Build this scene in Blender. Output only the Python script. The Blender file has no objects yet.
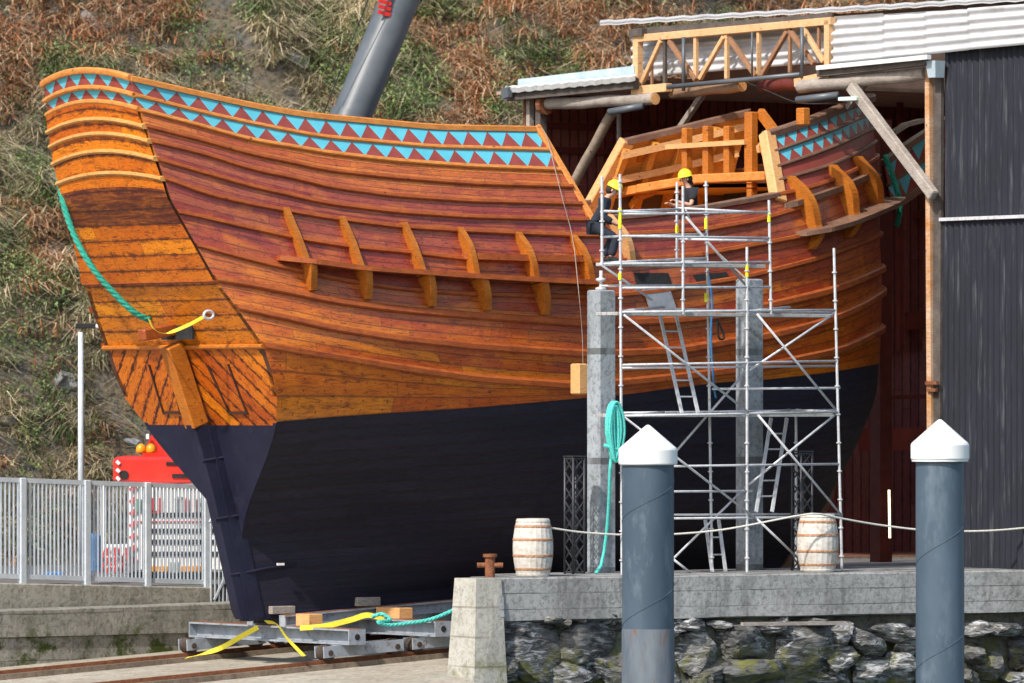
import bpy, math, random
import numpy as np
from mathutils import Vector, Matrix, noise
random.seed(7); np.random.seed(7)
R=math.radians
scene=bpy.context.scene
col=scene.collection
# ---------------------------------------------------------------- camera
F=6500.0; HZ=400.0; CZ=3.0
cam_d=bpy.data.cameras.new('camera'); cam=bpy.data.objects.new('camera',cam_d); col.objects.link(cam)
cam_d.sensor_width=36; cam_d.lens=F/1024*36; cam_d.shift_y=(HZ-341.5)/1024
cam_d.clip_start=1; cam_d.clip_end=3000
cam.location=(0,0,CZ); cam.rotation_euler=(R(90),0,0); scene.camera=cam
# ---------------------------------------------------------------- ship frame: u forward, v toward the water side, z up
A=R(37); CA,SA=math.cos(A),math.sin(A); DK=114.0; KX=(250-512)/F*DK
def W(u,v,z): return Vector((KX+CA*u+SA*v, DK+SA*u-CA*v, z))
def Pv(px,py,v):
    r=(px-512)/F; u=(r*DK-KX-v*(SA+r*CA))/(CA-r*SA); y=DK+SA*u-CA*v
    return W(u,v,CZ+(HZ-py)*y/F)
def Pu(px,py,u):
    r=(px-512)/F; v=(r*DK-KX-u*(CA-r*SA))/(SA+r*CA); y=DK+SA*u-CA*v
    return W(u,v,CZ+(HZ-py)*y/F)
def PD(px,py,D): return Vector(((px-512)/F*D,D,CZ+(HZ-py)*D/F))
def uv_of(p):
    x=p[0]-KX; y=p[1]-DK
    return (CA*x+SA*y, SA*x-CA*y)
DU=Vector((CA,SA,0)); DV=Vector((SA,-CA,0)); DZ=Vector((0,0,1))
# ---------------------------------------------------------------- object helpers
def tag(o,label=None,cat=None,group=None,kind=None):
    if label: o['label']=label
    if cat: o['category']=cat
    if group: o['group']=group
    if kind: o['kind']=kind
    return o
def empty(name,loc,label=None,cat=None,group=None):
    o=bpy.data.objects.new(name,None); col.objects.link(o); o.location=loc; o.empty_display_size=.2
    return tag(o,label,cat,group)
def wloc(o):
    v=Vector((0,0,0))
    while o is not None: v+=Vector(o.location); o=o.parent
    return v
class MB:
    def __init__(s): s.v=[]; s.f=[]; s.uv={}; s.m=[]
    def add(s,vs,fs,mi=0,uvs=None):
        b=len(s.v); s.v+= [tuple(p) for p in vs]
        for i,f in enumerate(fs):
            s.f.append(tuple(b+k for k in f)); s.m.append(mi)
            if uvs is not None: s.uv[len(s.f)-1]=uvs[i]
        return s
    def hexa(s,p,mi=0):   # p: 8 points, bottom 4 then top 4
        return s.add(p,[(0,3,2,1),(4,5,6,7),(0,1,5,4),(1,2,6,5),(2,3,7,6),(3,0,4,7)],mi)
    def box(s,c,hx,hy,hz,X=Vector((1,0,0)),Y=Vector((0,1,0)),Z=Vector((0,0,1)),mi=0,bev=0):
        c=Vector(c)
        if bev<=0:
            pts=[c+X*(a*hx)+Y*(b*hy)+Z*(d*hz) for d in(-1,1) for a,b in((-1,-1),(1,-1),(1,1),(-1,1))]
            return s.hexa(pts,mi)
        # chamfered along z edges and at the ends
        ring=[(-hx+bev,-hy),(hx-bev,-hy),(hx,-hy+bev),(hx,hy-bev),(hx-bev,hy),(-hx+bev,hy),(-hx,hy-bev),(-hx,-hy+bev)]
        def sc(q,k):return (q[0]*(hx-k)/hx,q[1]*(hy-k)/hy)
        levels=[(-hz,bev),(-hz+bev,0),(hz-bev,0),(hz,bev)]
        pts=[]
        for z,k in levels:
            for q in ring:
                a,b=sc(q,k); pts.append(c+X*a+Y*b+Z*z)
        fs=[tuple(range(7,-1,-1)),tuple(range(24,32))]
        for l in range(3):
            for i in range(8):
                j=(i+1)%8; fs.append((l*8+i,l*8+j,l*8+8+j,l*8+8+i))
        return s.add(pts,fs,mi)
    def bar(s,a,b,w,h=None,up=Vector((0,0,1)),mi=0,bev=0):
        a=Vector(a);b=Vector(b);h=h or w;Z=(b-a).normalized();up=Vector(up)
        X=Z.cross(up)
        if X.length<1e-3: X=Z.cross(Vector((1,0,0)))
        X.normalize();Y=X.cross(Z)
        return s.box((a+b)/2,w/2,h/2,(b-a).length/2,X,Y,Z,mi,bev)
    def tube(s,pts,r,n=8,cap=True,mi=0,closed=False):
        pts=[Vector(p) for p in pts]; N=len(pts); rs=r if isinstance(r,(list,tuple)) else [r]*N
        T=[]
        for i in range(N):
            a=pts[max(i-1,0)];b=pts[min(i+1,N-1)]
            if closed:a=pts[i-1];b=pts[(i+1)%N]
            T.append((b-a).normalized())
        ref=Vector((0,0,1)) if abs(T[0].z)<.9 else Vector((1,0,0))
        X=T[0].cross(ref).normalized(); V=[]
        for i in range(N):
            X=(X-T[i]*X.dot(T[i])).normalized();Y=T[i].cross(X)
            for k in range(n):
                t=2*math.pi*k/n; V.append(pts[i]+(X*math.cos(t)+Y*math.sin(t))*rs[i])
        fs=[]
        for i in range(N if closed else N-1):
            i2=(i+1)%N
            for k in range(n):
                k2=(k+1)%n; fs.append((i*n+k,i*n+k2,i2*n+k2,i2*n+k))
        if cap and not closed: fs+= [tuple(range(n-1,-1,-1)),tuple((N-1)*n+k for k in range(n))]
        return s.add(V,fs,mi)
    def lathe(s,c,prof,n=24,mi=0):
        c=Vector(c);V=[];fs=[]
        for r,z in prof:
            for k in range(n):
                t=2*math.pi*k/n; V.append(c+Vector((r*math.cos(t),r*math.sin(t),z)))
        for i in range(len(prof)-1):
            for k in range(n):
                k2=(k+1)%n; fs.append((i*n+k,i*n+k2,(i+1)*n+k2,(i+1)*n+k))
        fs+=[tuple(range(n-1,-1,-1)),tuple((len(prof)-1)*n+k for k in range(n))]
        return s.add(V,fs,mi)
    def grid(s,P,uvf=None,mi=0,flip=False):  # P[i][j]
        ni=len(P);nj=len(P[0]);V=[p for row in P for p in row];fs=[];uvs=[] if uvf else None
        for i in range(ni-1):
            for j in range(nj-1):
                q=[(i,j),(i,j+1),(i+1,j+1),(i+1,j)]
                if flip:q=q[::-1]
                fs.append(tuple(a*nj+b for a,b in q))
                if uvf: uvs.append([uvf[a][b] for a,b in q])
        return s.add(V,fs,mi,uvs)
    def build(s,name,mats,parent=None,smooth=False,loc=None):
        if not isinstance(mats,(list,tuple)): mats=[mats]
        V=np.array(s.v,dtype=float)
        if parent is not None: off=wloc(parent); 
        elif loc is not None: off=Vector(loc)
        else: off=Vector(((V[:,0].min()+V[:,0].max())/2,(V[:,1].min()+V[:,1].max())/2,V[:,2].min()))
        if parent is not None:
            own=Vector(((V[:,0].min()+V[:,0].max())/2,(V[:,1].min()+V[:,1].max())/2,(V[:,2].min()+V[:,2].max())/2))
            base=own
        else: base=off
        V=V-np.array(base)
        me=bpy.data.meshes.new(name); me.from_pydata(V.tolist(),[],s.f)
        for m in mats: me.materials.append(m)
        me.polygons.foreach_set('material_index',s.m)
        if smooth: me.polygons.foreach_set('use_smooth',[True]*len(s.f))
        if s.uv:
            l=me.uv_layers.new(name='UVMap'); k=0; arr=[]
            for i,f in enumerate(s.f):
                u=s.uv.get(i)
                for j in range(len(f)): arr+= list(u[j]) if u else [0,0]
            l.data.foreach_set('uv',arr)
        me.update()
        o=bpy.data.objects.new(name,me); col.objects.link(o)
        if parent is not None: o.parent=parent; o.location=base-off
        else: o.location=base
        return o
def smooth_angle(o,deg=40):
    me=o.data; me.polygons.foreach_set('use_smooth',[True]*len(me.polygons))
    try: me.set_sharp_from_angle(angle=R(deg))
    except Exception: pass
    return o
# ---------------------------------------------------------------- materials
def newmat(name):
    m=bpy.data.materials.new(name); m.use_nodes=True; nt=m.node_tree
    b=nt.nodes['Principled BSDF']; return m,nt,b
def N(nt,t,**k):
    n=nt.nodes.new(t)
    for a,v in k.items():
        if a=='inp':
            for q,w in v.items(): n.inputs[q].default_value=w
        else: setattr(n,a,v)
    return n
def L(nt,a,b): nt.links.new(a,b)
def ramp(nt,fac,stops,interp='LINEAR'):
    n=nt.nodes.new('ShaderNodeValToRGB'); e=n.color_ramp.elements; n.color_ramp.interpolation=interp
    while len(e)<len(stops): e.new(.5)
    for i,(p,c) in enumerate(stops):
        e[i].position=p; e[i].color=(c[0],c[1],c[2],1) if not isinstance(c,(int,float)) else (c,c,c,1)
    L(nt,fac,n.inputs[0]); return n.outputs[0]
def math_(nt,op,a,b=None,c=None):
    n=nt.nodes.new('ShaderNodeMath'); n.operation=op
    for i,x in enumerate((a,b,c)):
        if x is None: continue
        if isinstance(x,(int,float)): n.inputs[i].default_value=x
        else: L(nt,x,n.inputs[i])
    return n.outputs[0]
def mix(nt,fac,a,b,mode='MIX'):
    n=nt.nodes.new('ShaderNodeMix'); n.data_type='RGBA'; n.blend_type=mode
    for i,x in ((0,fac),(6,a),(7,b)):
        if isinstance(x,(int,float)): n.inputs[i].default_value=x
        elif isinstance(x,(tuple,list)): n.inputs[i].default_value=(x[0],x[1],x[2],1)
        else: L(nt,x,n.inputs[i])
    return n.outputs[2]
def noise_(nt,vec,scale,detail=4,rough=.6,dist=0):
    n=N(nt,'ShaderNodeTexNoise',inp={'Scale':scale,'Detail':detail,'Roughness':rough,'Distortion':dist})
    if vec is not None: L(nt,vec,n.inputs['Vector'])
    return n.outputs[0]
def mapping(nt,vec,scale=(1,1,1),rot=(0,0,0),loc=(0,0,0)):
    n=nt.nodes.new('ShaderNodeMapping'); n.inputs['Scale'].default_value=scale; n.inputs['Rotation'].default_value=rot; n.inputs['Location'].default_value=loc
    L(nt,vec,n.inputs[0]); return n.outputs[0]
def geo(nt): return nt.nodes.new('ShaderNodeNewGeometry').outputs['Position']
def objc(nt): return nt.nodes.new('ShaderNodeTexCoord').outputs['Object']
def bump(nt,b,h,strength=.3,dist=.02):
    n=N(nt,'ShaderNodeBump',inp={'Strength':strength,'Distance':dist}); L(nt,h,n.inputs['Height']); L(nt,n.outputs[0],b.inputs['Normal'])
def rough_mat(name,c1,c2,scale=4,rough=.8,bs=.3,metal=0,stretch=(1,1,1),c3=None,spec=.3,lo=.35,hi=.65):
    m,nt,b=newmat(name); v=mapping(nt,geo(nt),stretch)
    n1=noise_(nt,v,scale,8,.65); c=ramp(nt,n1,[(lo,c1),(hi,c2)])
    if c3:
        n2=noise_(nt,v,scale*2.7,5,.7); c=mix(nt,ramp(nt,n2,[(.55,0),(.68,1)]),c,c3)
    L(nt,c,b.inputs['Base Color']); b.inputs['Roughness'].default_value=rough; b.inputs['Metallic'].default_value=metal
    b.inputs['Specular IOR Level'].default_value=spec
    if bs: bump(nt,b,noise_(nt,v,scale*5,6,.7),bs,.02)
    return m
M={}
def plank_mat(name,stops,vmin,vmax,dark=(.05,.012,.006),stain=.5,rough=.38,dia=False,seam=.05,blen=3.1,nails=True,band=None,var=.36,edge=.5,seamk=1.0):
    """varnished planking laid along the hull; UV: u in metres, v in plank widths"""
    m,nt,b=newmat(name)
    uv=nt.nodes.new('ShaderNodeUVMap').outputs[0]
    if dia: uv=mapping(nt,uv,(1,1,1),(0,0,R(38)))
    sp=nt.nodes.new('ShaderNodeSeparateXYZ'); L(nt,uv,sp.inputs[0]); U,V=sp.outputs[0],sp.outputs[1]
    pid=math_(nt,'FLOOR',V); fr=math_(nt,'FRACT',V)
    rn=N(nt,'ShaderNodeTexWhiteNoise',noise_dimensions='1D'); L(nt,pid,rn.inputs['W'])
    ub=math_(nt,'DIVIDE',math_(nt,'ADD',U,math_(nt,'MULTIPLY',rn.outputs[0],7.3)),blen)
    bid=math_(nt,'FLOOR',ub); bf=math_(nt,'FRACT',ub)
    cmb=nt.nodes.new('ShaderNodeCombineXYZ'); L(nt,pid,cmb.inputs[0]); L(nt,bid,cmb.inputs[1])
    wn=N(nt,'ShaderNodeTexWhiteNoise',noise_dimensions='2D'); L(nt,cmb.outputs[0],wn.inputs['Vector'])
    g=mapping(nt,uv,(1,2.6,1)); 
    big=noise_(nt,mapping(nt,uv,(.42,.3,1)),1.3,5,.6,.6)
    grain=noise_(nt,mapping(nt,uv,(2.2,9,1)),3.0,7,.7,.4)
    fine=noise_(nt,mapping(nt,uv,(5,30,1)),3.0,4,.7)
    if vmax!=vmin:
        vv=math_(nt,'DIVIDE',math_(nt,'SUBTRACT',V,vmin),vmax-vmin)
        vv=math_(nt,'ADD',vv,math_(nt,'MULTIPLY',math_(nt,'SUBTRACT',big,.5),.35))
    else: vv=big
    base=ramp(nt,vv,stops)
    h1=N(nt,'ShaderNodeHueSaturation'); L(nt,base,h1.inputs['Color'])
    L(nt,math_(nt,'ADD',1-var*.55,math_(nt,'MULTIPLY',wn.outputs[0],var)),h1.inputs['Value'])
    L(nt,math_(nt,'ADD',.488,math_(nt,'MULTIPLY',wn.outputs[0],.022)),h1.inputs['Hue'])
    c=mix(nt,ramp(nt,grain,[(.28,.8),(.50,0)]),h1.outputs[0],dark)
    c=mix(nt,math_(nt,'MULTIPLY',ramp(nt,fine,[(.35,1),(.6,0)]),.35),c,dark)
    st=noise_(nt,mapping(nt,uv,(1.4,1.7,1),loc=(5,3,0)),2.6,8,.72,1.2)
    c=mix(nt,math_(nt,'MULTIPLY',ramp(nt,st,[(.52,0),(.66,1)]),stain),c,dark)
    # sun-bleached amber patches in the varnish, and long dark weather streaks
    pa=noise_(nt,mapping(nt,uv,(.55,.16,1),loc=(11,7,0)),2.1,6,.65,.8)
    c=mix(nt,math_(nt,'MULTIPLY',ramp(nt,pa,[(.50,0),(.64,1)]),.40 if rough<.5 else 0),c,mix(nt,.6,c,(.90,.29,.012)))
    wk=noise_(nt,mapping(nt,uv,(.35,1.0,1),loc=(2,9,0)),3.3,7,.7,1.0)
    c=mix(nt,math_(nt,'MULTIPLY',ramp(nt,wk,[(.54,0),(.66,1)]),stain*.6),c,dark)
    # weathering that creeps in from the seams
    ed=math_(nt,'MINIMUM',fr,math_(nt,'SUBTRACT',1,fr)); en=noise_(nt,mapping(nt,uv,(1.6,.9,1),loc=(4,1,0)),3.0,8,.75,.6)
    c=mix(nt,math_(nt,'MULTIPLY',ramp(nt,math_(nt,'ADD',ed,math_(nt,'MULTIPLY',math_(nt,'SUBTRACT',en,.5),1.1)),[(.0,1),(.16,0)]),edge),c,dark)
    if band:   # a run of darker boards
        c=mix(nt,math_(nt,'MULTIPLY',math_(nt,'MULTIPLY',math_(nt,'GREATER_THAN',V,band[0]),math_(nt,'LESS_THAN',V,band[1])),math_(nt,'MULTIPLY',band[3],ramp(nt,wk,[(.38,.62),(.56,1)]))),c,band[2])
    # seams
    d=math_(nt,'MINIMUM',fr,math_(nt,'SUBTRACT',1,fr)); sm=math_(nt,'LESS_THAN',d,seam)
    db=math_(nt,'MULTIPLY',math_(nt,'MINIMUM',bf,math_(nt,'SUBTRACT',1,bf)),blen); sb=math_(nt,'LESS_THAN',db,.012)
    s_=math_(nt,'MAXIMUM',sm,sb)
    c=mix(nt,math_(nt,'MAXIMUM',math_(nt,'MULTIPLY',sm,.62*seamk),math_(nt,'MULTIPLY',sb,.35)),c,(.03,.010,.006))
    if nails:
        nu=math_(nt,'ADD',math_(nt,'FRACT',math_(nt,'DIVIDE',math_(nt,'ADD',U,math_(nt,'MULTIPLY',rn.outputs[0],.12)),.42)),-.5)
        nu=math_(nt,'MULTIPLY',nu,.42)
        nv=math_(nt,'MULTIPLY',math_(nt,'SUBTRACT',math_(nt,'ABSOLUTE',math_(nt,'SUBTRACT',fr,.5)),.25),.2)
        dd=math_(nt,'SQRT',math_(nt,'ADD',math_(nt,'MULTIPLY',nu,nu),math_(nt,'MULTIPLY',nv,nv)))
        c=mix(nt,math_(nt,'MULTIPLY',math_(nt,'LESS_THAN',dd,.014),.6),c,(.02,.01,.01))
    L(nt,c,b.inputs['Base Color'])
    L(nt,ramp(nt,st,[(.3,rough-.06),(.7,rough+.2)]),b.inputs['Roughness'])
    b.inputs['Specular IOR Level'].default_value=.32; b.inputs['Coat Weight'].default_value=(.5 if rough<.36 else .22) if rough<.5 else 0; b.inputs['Coat Roughness'].default_value=.22
    hh=math_(nt,'SUBTRACT',math_(nt,'MULTIPLY',grain,.35),math_(nt,'MULTIPLY',s_,1.0))
    hh=math_(nt,'ADD',hh,math_(nt,'MULTIPLY',wn.outputs[0],.5))
    bump(nt,b,hh,.5,.02)
    return m
ORA=(.72,.19,.005); ORD=(.42,.10,.015); RED=(.25,.052,.026); PUR=(.19,.055,.045); AMB=(.62,.25,.045)
M['side']=plank_mat('varnished_side_planks',[(0,ORA),(.16,(.62,.14,.008)),(.30,(.50,.105,.016)),(.46,(.36,.066,.036)),(.72,(.40,.074,.044)),(.86,(.64,.165,.03)),(1,(.56,.115,.028))],0,33,dark=(.07,.012,.010),stain=.95,var=.34,edge=.22,rough=.33,seamk=.7)
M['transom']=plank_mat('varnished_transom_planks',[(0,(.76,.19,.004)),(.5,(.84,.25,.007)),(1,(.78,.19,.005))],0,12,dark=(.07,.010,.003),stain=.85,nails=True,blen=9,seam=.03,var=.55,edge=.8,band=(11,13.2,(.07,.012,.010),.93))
M['lowtran']=plank_mat('varnished_diagonal_planks',[(0,(.80,.25,.006)),(1,(.66,.15,.005))],0,12,dark=(.06,.008,.003),stain=1.0,blen=9,seam=.04,var=.6,edge=1.0)
def timber(name,c1,c2,dark=(.06,.02,.01),rough=.5,sc=(1,1,1),knots=True):
    m,nt,b=newmat(name); v=mapping(nt,geo(nt),sc)
    n1=noise_(nt,v,2.5,6,.65,.5); n2=noise_(nt,mapping(nt,v,(1,1,6)),9,6,.7)
    c=ramp(nt,n1,[(.3,c1),(.7,c2)]); c=mix(nt,math_(nt,'MULTIPLY',ramp(nt,n2,[(.3,1),(.55,0)]),.55),c,dark)
    if knots:
        vo=N(nt,'ShaderNodeTexVoronoi',inp={'Scale':3.2}); L(nt,v,vo.inputs['Vector'])
        c=mix(nt,math_(nt,'MULTIPLY',ramp(nt,vo.outputs[0],[(.05,1),(.1,0)]),.7),c,dark)
    L(nt,c,b.inputs['Base Color']); b.inputs['Roughness'].default_value=rough; b.inputs['Specular IOR Level'].default_value=.4
    bump(nt,b,n2,.25,.01); return m
M['wale']=timber('varnished_wale_timber',(.27,.055,.015),(.44,.11,.018),(.05,.010,.006))
M['rail']=timber('varnished_rail_timber',(.60,.20,.035),(.72,.29,.065),(.10,.03,.012))
M['rider']=timber('varnished_rider_timber',(.40,.115,.010),(.56,.18,.018),(.08,.018,.006))
M['fresh']=timber('pale_fresh_timber',(.66,.34,.13),(.74,.42,.18),(.3,.12,.04))
M['inner']=timber('inner_orange_timber',(.58,.23,.04),(.66,.29,.06),(.2,.06,.015))
M['old']=timber('weathered_grey_timber',(.26,.22,.19),(.42,.37,.32),(.07,.05,.045),.85)
M['beamdark']=timber('dark_weathered_beam',(.06,.05,.045),(.14,.115,.10),(.02,.018,.016),.85)
M['darkbow']=timber('unlacquered_dark_bow_timber',(.15,.075,.05),(.25,.15,.10))
M['black']=rough_mat('dark_antifouling_paint',(.010,.011,.028),(.016,.017,.040),1.2,.55,.12,c3=(.020,.021,.044),spec=.3)
M['blackhull']=plank_mat('dark_bottom_paint_planks',[(0,(.010,.010,.022)),(.5,(.018,.018,.036)),(1,(.032,.031,.054))],0,0,dark=(.007,.007,.016),stain=.5,rough=.6,seam=.035,nails=False)
M['maroon']=rough_mat('maroon_paint',(.23,.045,.035),(.28,.06,.045),2,.5,.1)
# painted band with triangles
def band_mat():
    m,nt,b=newmat('maroon_band_blue_triangles'); uv=nt.nodes.new('ShaderNodeUVMap').outputs[0]
    sp=nt.nodes.new('ShaderNodeSeparateXYZ'); L(nt,uv,sp.inputs[0]); U,V=sp.outputs[0],sp.outputs[1]
    fr=math_(nt,'FRACT',U); d=math_(nt,'MULTIPLY',math_(nt,'ABSOLUTE',math_(nt,'SUBTRACT',fr,.5)),2)
    lim=math_(nt,'DIVIDE',math_(nt,'SUBTRACT',V,.12),.74)
    t=math_(nt,'MULTIPLY',math_(nt,'LESS_THAN',d,lim),math_(nt,'LESS_THAN',V,1.0))
    n=noise_(nt,geo(nt),3,6,.7)
    mar=ramp(nt,n,[(.3,(.22,.040,.032)),(.7,(.31,.065,.05))]); blu=ramp(nt,n,[(.3,(.08,.42,.53)),(.7,(.12,.50,.61))])
    L(nt,mix(nt,t,mar,blu),b.inputs['Base Color']); b.inputs['Roughness'].default_value=.5; return m
M['band']=band_mat()
M['steel']=rough_mat('galvanised_steel',(.48,.49,.51),(.64,.65,.67),6,.4,.05,metal=.1,c3=(.36,.29,.24),spec=.5)
M['rust']=rough_mat('rusted_steel',(.17,.06,.03),(.28,.11,.05),8,.9,.5,c3=(.07,.03,.02))
M['greysteel']=rough_mat('grey_painted_steel',(.22,.25,.29),(.34,.37,.41),3,.6,.15,c3=(.17,.13,.11))
M['yellow']=rough_mat('yellow_plastic',(.75,.68,.03),(.82,.75,.05),3,.4,0)
M['strap']=rough_mat('yellow_webbing',(.62,.52,.03),(.75,.62,.06),20,.8,.2)
M['whitepaint']=rough_mat('white_painted_metal',(.76,.76,.74),(.82,.82,.80),2,.5,.03)
M['red']=rough_mat('red_crane_paint',(.62,.02,.015),(.72,.035,.02),2,.35,.02,spec=.5)
M['darkrub']=rough_mat('dark_rubber',(.015,.015,.016),(.03,.03,.03),6,.8,.1)
M['tealrope']=rough_mat('teal_rope_fibre',(.05,.46,.40),(.14,.64,.56),30,.85,.4)
M['greenrope']=rough_mat('green_rope_fibre',(.01,.24,.17),(.05,.38,.28),30,.85,.4)
M['whiterope']=rough_mat('white_rope_fibre',(.60,.57,.50),(.75,.72,.65),30,.85,.3)
M['amberlamp']=rough_mat('amber_beacon_plastic',(.8,.28,.01),(.85,.35,.02),3,.3,0)
M['blacktruss']=rough_mat('black_powdercoat',(.015,.016,.02),(.04,.042,.05),6,.45,.05,spec=.5)
M['skin']=rough_mat('skin',(.55,.30,.21),(.60,.34,.24),8,.55,0)
M['navycloth']=rough_mat('navy_workwear',(.018,.022,.035),(.03,.035,.05),9,.85,.2)
M['blackcloth']=rough_mat('black_tshirt',(.015,.016,.02),(.03,.03,.035),9,.85,.2)
M['hair']=rough_mat('dark_hair',(.02,.012,.008),(.05,.03,.02),12,.7,.4)
def concrete(name,c1,c2,dark,lines=0,moss=None,zmoss=None):
    m,nt,b=newmat(name); p=geo(nt)
    n1=noise_(nt,p,.9,9,.7); n2=noise_(nt,p,11,8,.75); c=ramp(nt,n1,[(.32,c1),(.68,c2)])
    c=mix(nt,math_(nt,'MULTIPLY',ramp(nt,n2,[(.38,1),(.52,0)]),.55),c,dark)
    st=noise_(nt,mapping(nt,p,(1,1,.12)),3.4,6,.7); c=mix(nt,math_(nt,'MULTIPLY',ramp(nt,st,[(.5,0),(.68,1)]),.5),c,dark)
    hgt=n2
    if lines:
        sp=nt.nodes.new('ShaderNodeSeparateXYZ'); L(nt,p,sp.inputs[0])
        zz=math_(nt,'ADD',sp.outputs[2],math_(nt,'MULTIPLY',noise_(nt,p,1.5,3,.5),.03))
        fr=math_(nt,'FRACT',math_(nt,'DIVIDE',zz,lines)); ln=math_(nt,'MULTIPLY',math_(nt,'LESS_THAN',fr,.06),ramp(nt,noise_(nt,p,1.1,2,.5),[(.4,.2),(.6,1)]))
        c=mix(nt,math_(nt,'MULTIPLY',ln,.75),c,dark); hgt=math_(nt,'SUBTRACT',n2,ln)
    if moss:
        sp2=nt.nodes.new('ShaderNodeSeparateXYZ'); L(nt,p,sp2.inputs[0])
        k=math_(nt,'MULTIPLY',ramp(nt,noise_(nt,p,2.2,6,.75),[(.48,0),(.6,1)]),ramp(nt,math_(nt,'MULTIPLY',math_(nt,'SUBTRACT',zmoss,sp2.outputs[2]),1.5),[(0,0),(1,1)]))
        c=mix(nt,k,c,moss)
    L(nt,c,b.inputs['Base Color']); b.inputs['Roughness'].default_value=.9; b.inputs['Specular IOR Level'].default_value=.2
    bump(nt,b,hgt,.6,.03); return m
M['conc']=concrete('weathered_quay_concrete',(.25,.25,.245),(.42,.42,.41),(.075,.075,.07),.27,(.10,.11,.03),-1.0)
M['concpale']=concrete('pale_buttress_concrete',(.34,.33,.29),(.50,.48,.43),(.20,.18,.14),.5,(.16,.16,.06),-1.1)
M['concwall']=concrete('stained_wall_concrete',(.20,.19,.165),(.36,.34,.30),(.055,.055,.045),.42,(.05,.065,.015),-.7)
M['conccol']=concrete('grey_column_concrete',(.25,.28,.30),(.38,.42,.46),(.08,.08,.08),1.9)
M['slip']=concrete('slipway_concrete',(.33,.29,.23),(.48,.44,.36),(.14,.11,.08),0)
# ---------------------------------------------------------------- hull form
def tab(x,T):
    if x<=T[0][0]: return T[0][1]
    for (a,p),(b,q) in zip(T,T[1:]):
        if x<=b: return p+(q-p)*(x-a)/(b-a)
    return T[-1][1]
US=[(-1.3,.12),(-.83,.02),(.82,-.32),(1.6,-.56),(2.6,-.86),(3.0,-1.05),(3.94,-1.42),(5.03,-2.11),(5.92,-2.52),(6.43,-2.80),(6.78,-2.90),(7.12,-3.02),(7.42,-3.11),(7.67,-3.19),(7.97,-3.28),(8.21,-3.35),(8.5,-3.42),(9,-3.5)]
B0=[(-1.3,.14),(.5,.14),(.83,.27),(1.2,.62),(1.6,1.05),(2.0,1.50),(2.35,1.85),(2.62,2.06),(3.0,2.34),(3.5,2.45),(3.94,2.45),(4.5,2.27),(5.03,2.05),(5.92,1.76),(6.43,1.67),(6.78,1.62),(7.12,1.58),(7.42,1.53),(7.67,1.49),(7.97,1.42),(8.21,1.38),(8.5,1.36),(9,1.3)]
BM=[(-.83,.14),(-.6,.3),(-.3,.9),(0,1.45),(.5,2.05),(1,2.45),(2,2.93),(3,3.18),(4,3.28),(5,3.27),(5.6,3.2),(6.2,3.05),(6.7,2.87),(7.26,2.55),(7.8,2.19),(8.6,1.72),(9.4,1.4)]
UE=[(-1,11.3),(0,12.3),(1,13.0),(2,13.4),(3,13.65),(5,13.8),(7,13.85),(9,14.0)]
SM=.68
def clamp(x,a=0.,b=1.): return max(a,min(b,x))
def hb(s,z):
    u=tab(z,US)+s*(tab(z,UE)-tab(z,US))
    ze=z-.0557*max(u,0)*clamp((4.5-z)/4.5)-clamp((u-9.5)/4)*.6*clamp((z-6)/1.5)
    k=clamp((z-0)/4); p=1.9+(.8-1.9)*k
    bm=tab(ze,BM); b0=tab(z,B0)
    if s<=SM: return b0+(bm-b0)*math.sin(math.pi/2*max(s,0)/SM)**p
    t=min((s-SM)/(1-SM),1.0); q=.85+(.5-.85)*clamp(z/3)
    return max(bm*(1-t*t)**q,.06)
def su(s,z): a=tab(z,US); return a+s*(tab(z,UE)-a)
def us_(u,z): a=tab(z,US); return (u-a)/(tab(z,UE)-a)
def HP(s,z,side=1,off=0):
    p=Vector((su(s,z),hb(s,z)*side,z))
    if off:
        e=.01; z2=z+.05
        s1,s2=max(s-e,0),min(s+e,1)
        du=Vector((su(s2,z)-su(s1,z),(hb(s2,z)-hb(s1,z))*side,0)); dz=Vector((su(s,z2)-su(s,z-.05),(hb(s,z2)-hb(s,z-.05))*side,.1))
        n=du.cross(dz)*side*-1; n.normalize()
        if n.y*side<-.2: n=-n
        p=p+n*off
    return W(p.x,p.y,p.z)
def hit(px,py):
    """near side hull point seen at a photo position -> (s,z)"""
    r=(px-512)/F; prev=None; y=DK-8
    last=None
    def ev(y):
        x=r*y; z=CZ+(HZ-py)*y/F; u,v=uv_of((x,y)); s=us_(u,z)
        return s,z,v
    best=(9,None)
    while y<DK+12:
        s,z,v=ev(y)
        if -.05<=s<=1:
            d=v-hb(clamp(s),z)
            if d<best[0]: best=(d,(clamp(s),z))
            if d<=0:
                a,b=y-.04,y
                for _ in range(20):
                    m=(a+b)/2; s,z,v=ev(m)
                    if v-hb(clamp(s),z)<=0:b=m
                    else:a=m
                return clamp(s),z
        y+=.04
    return best[1]
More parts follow.
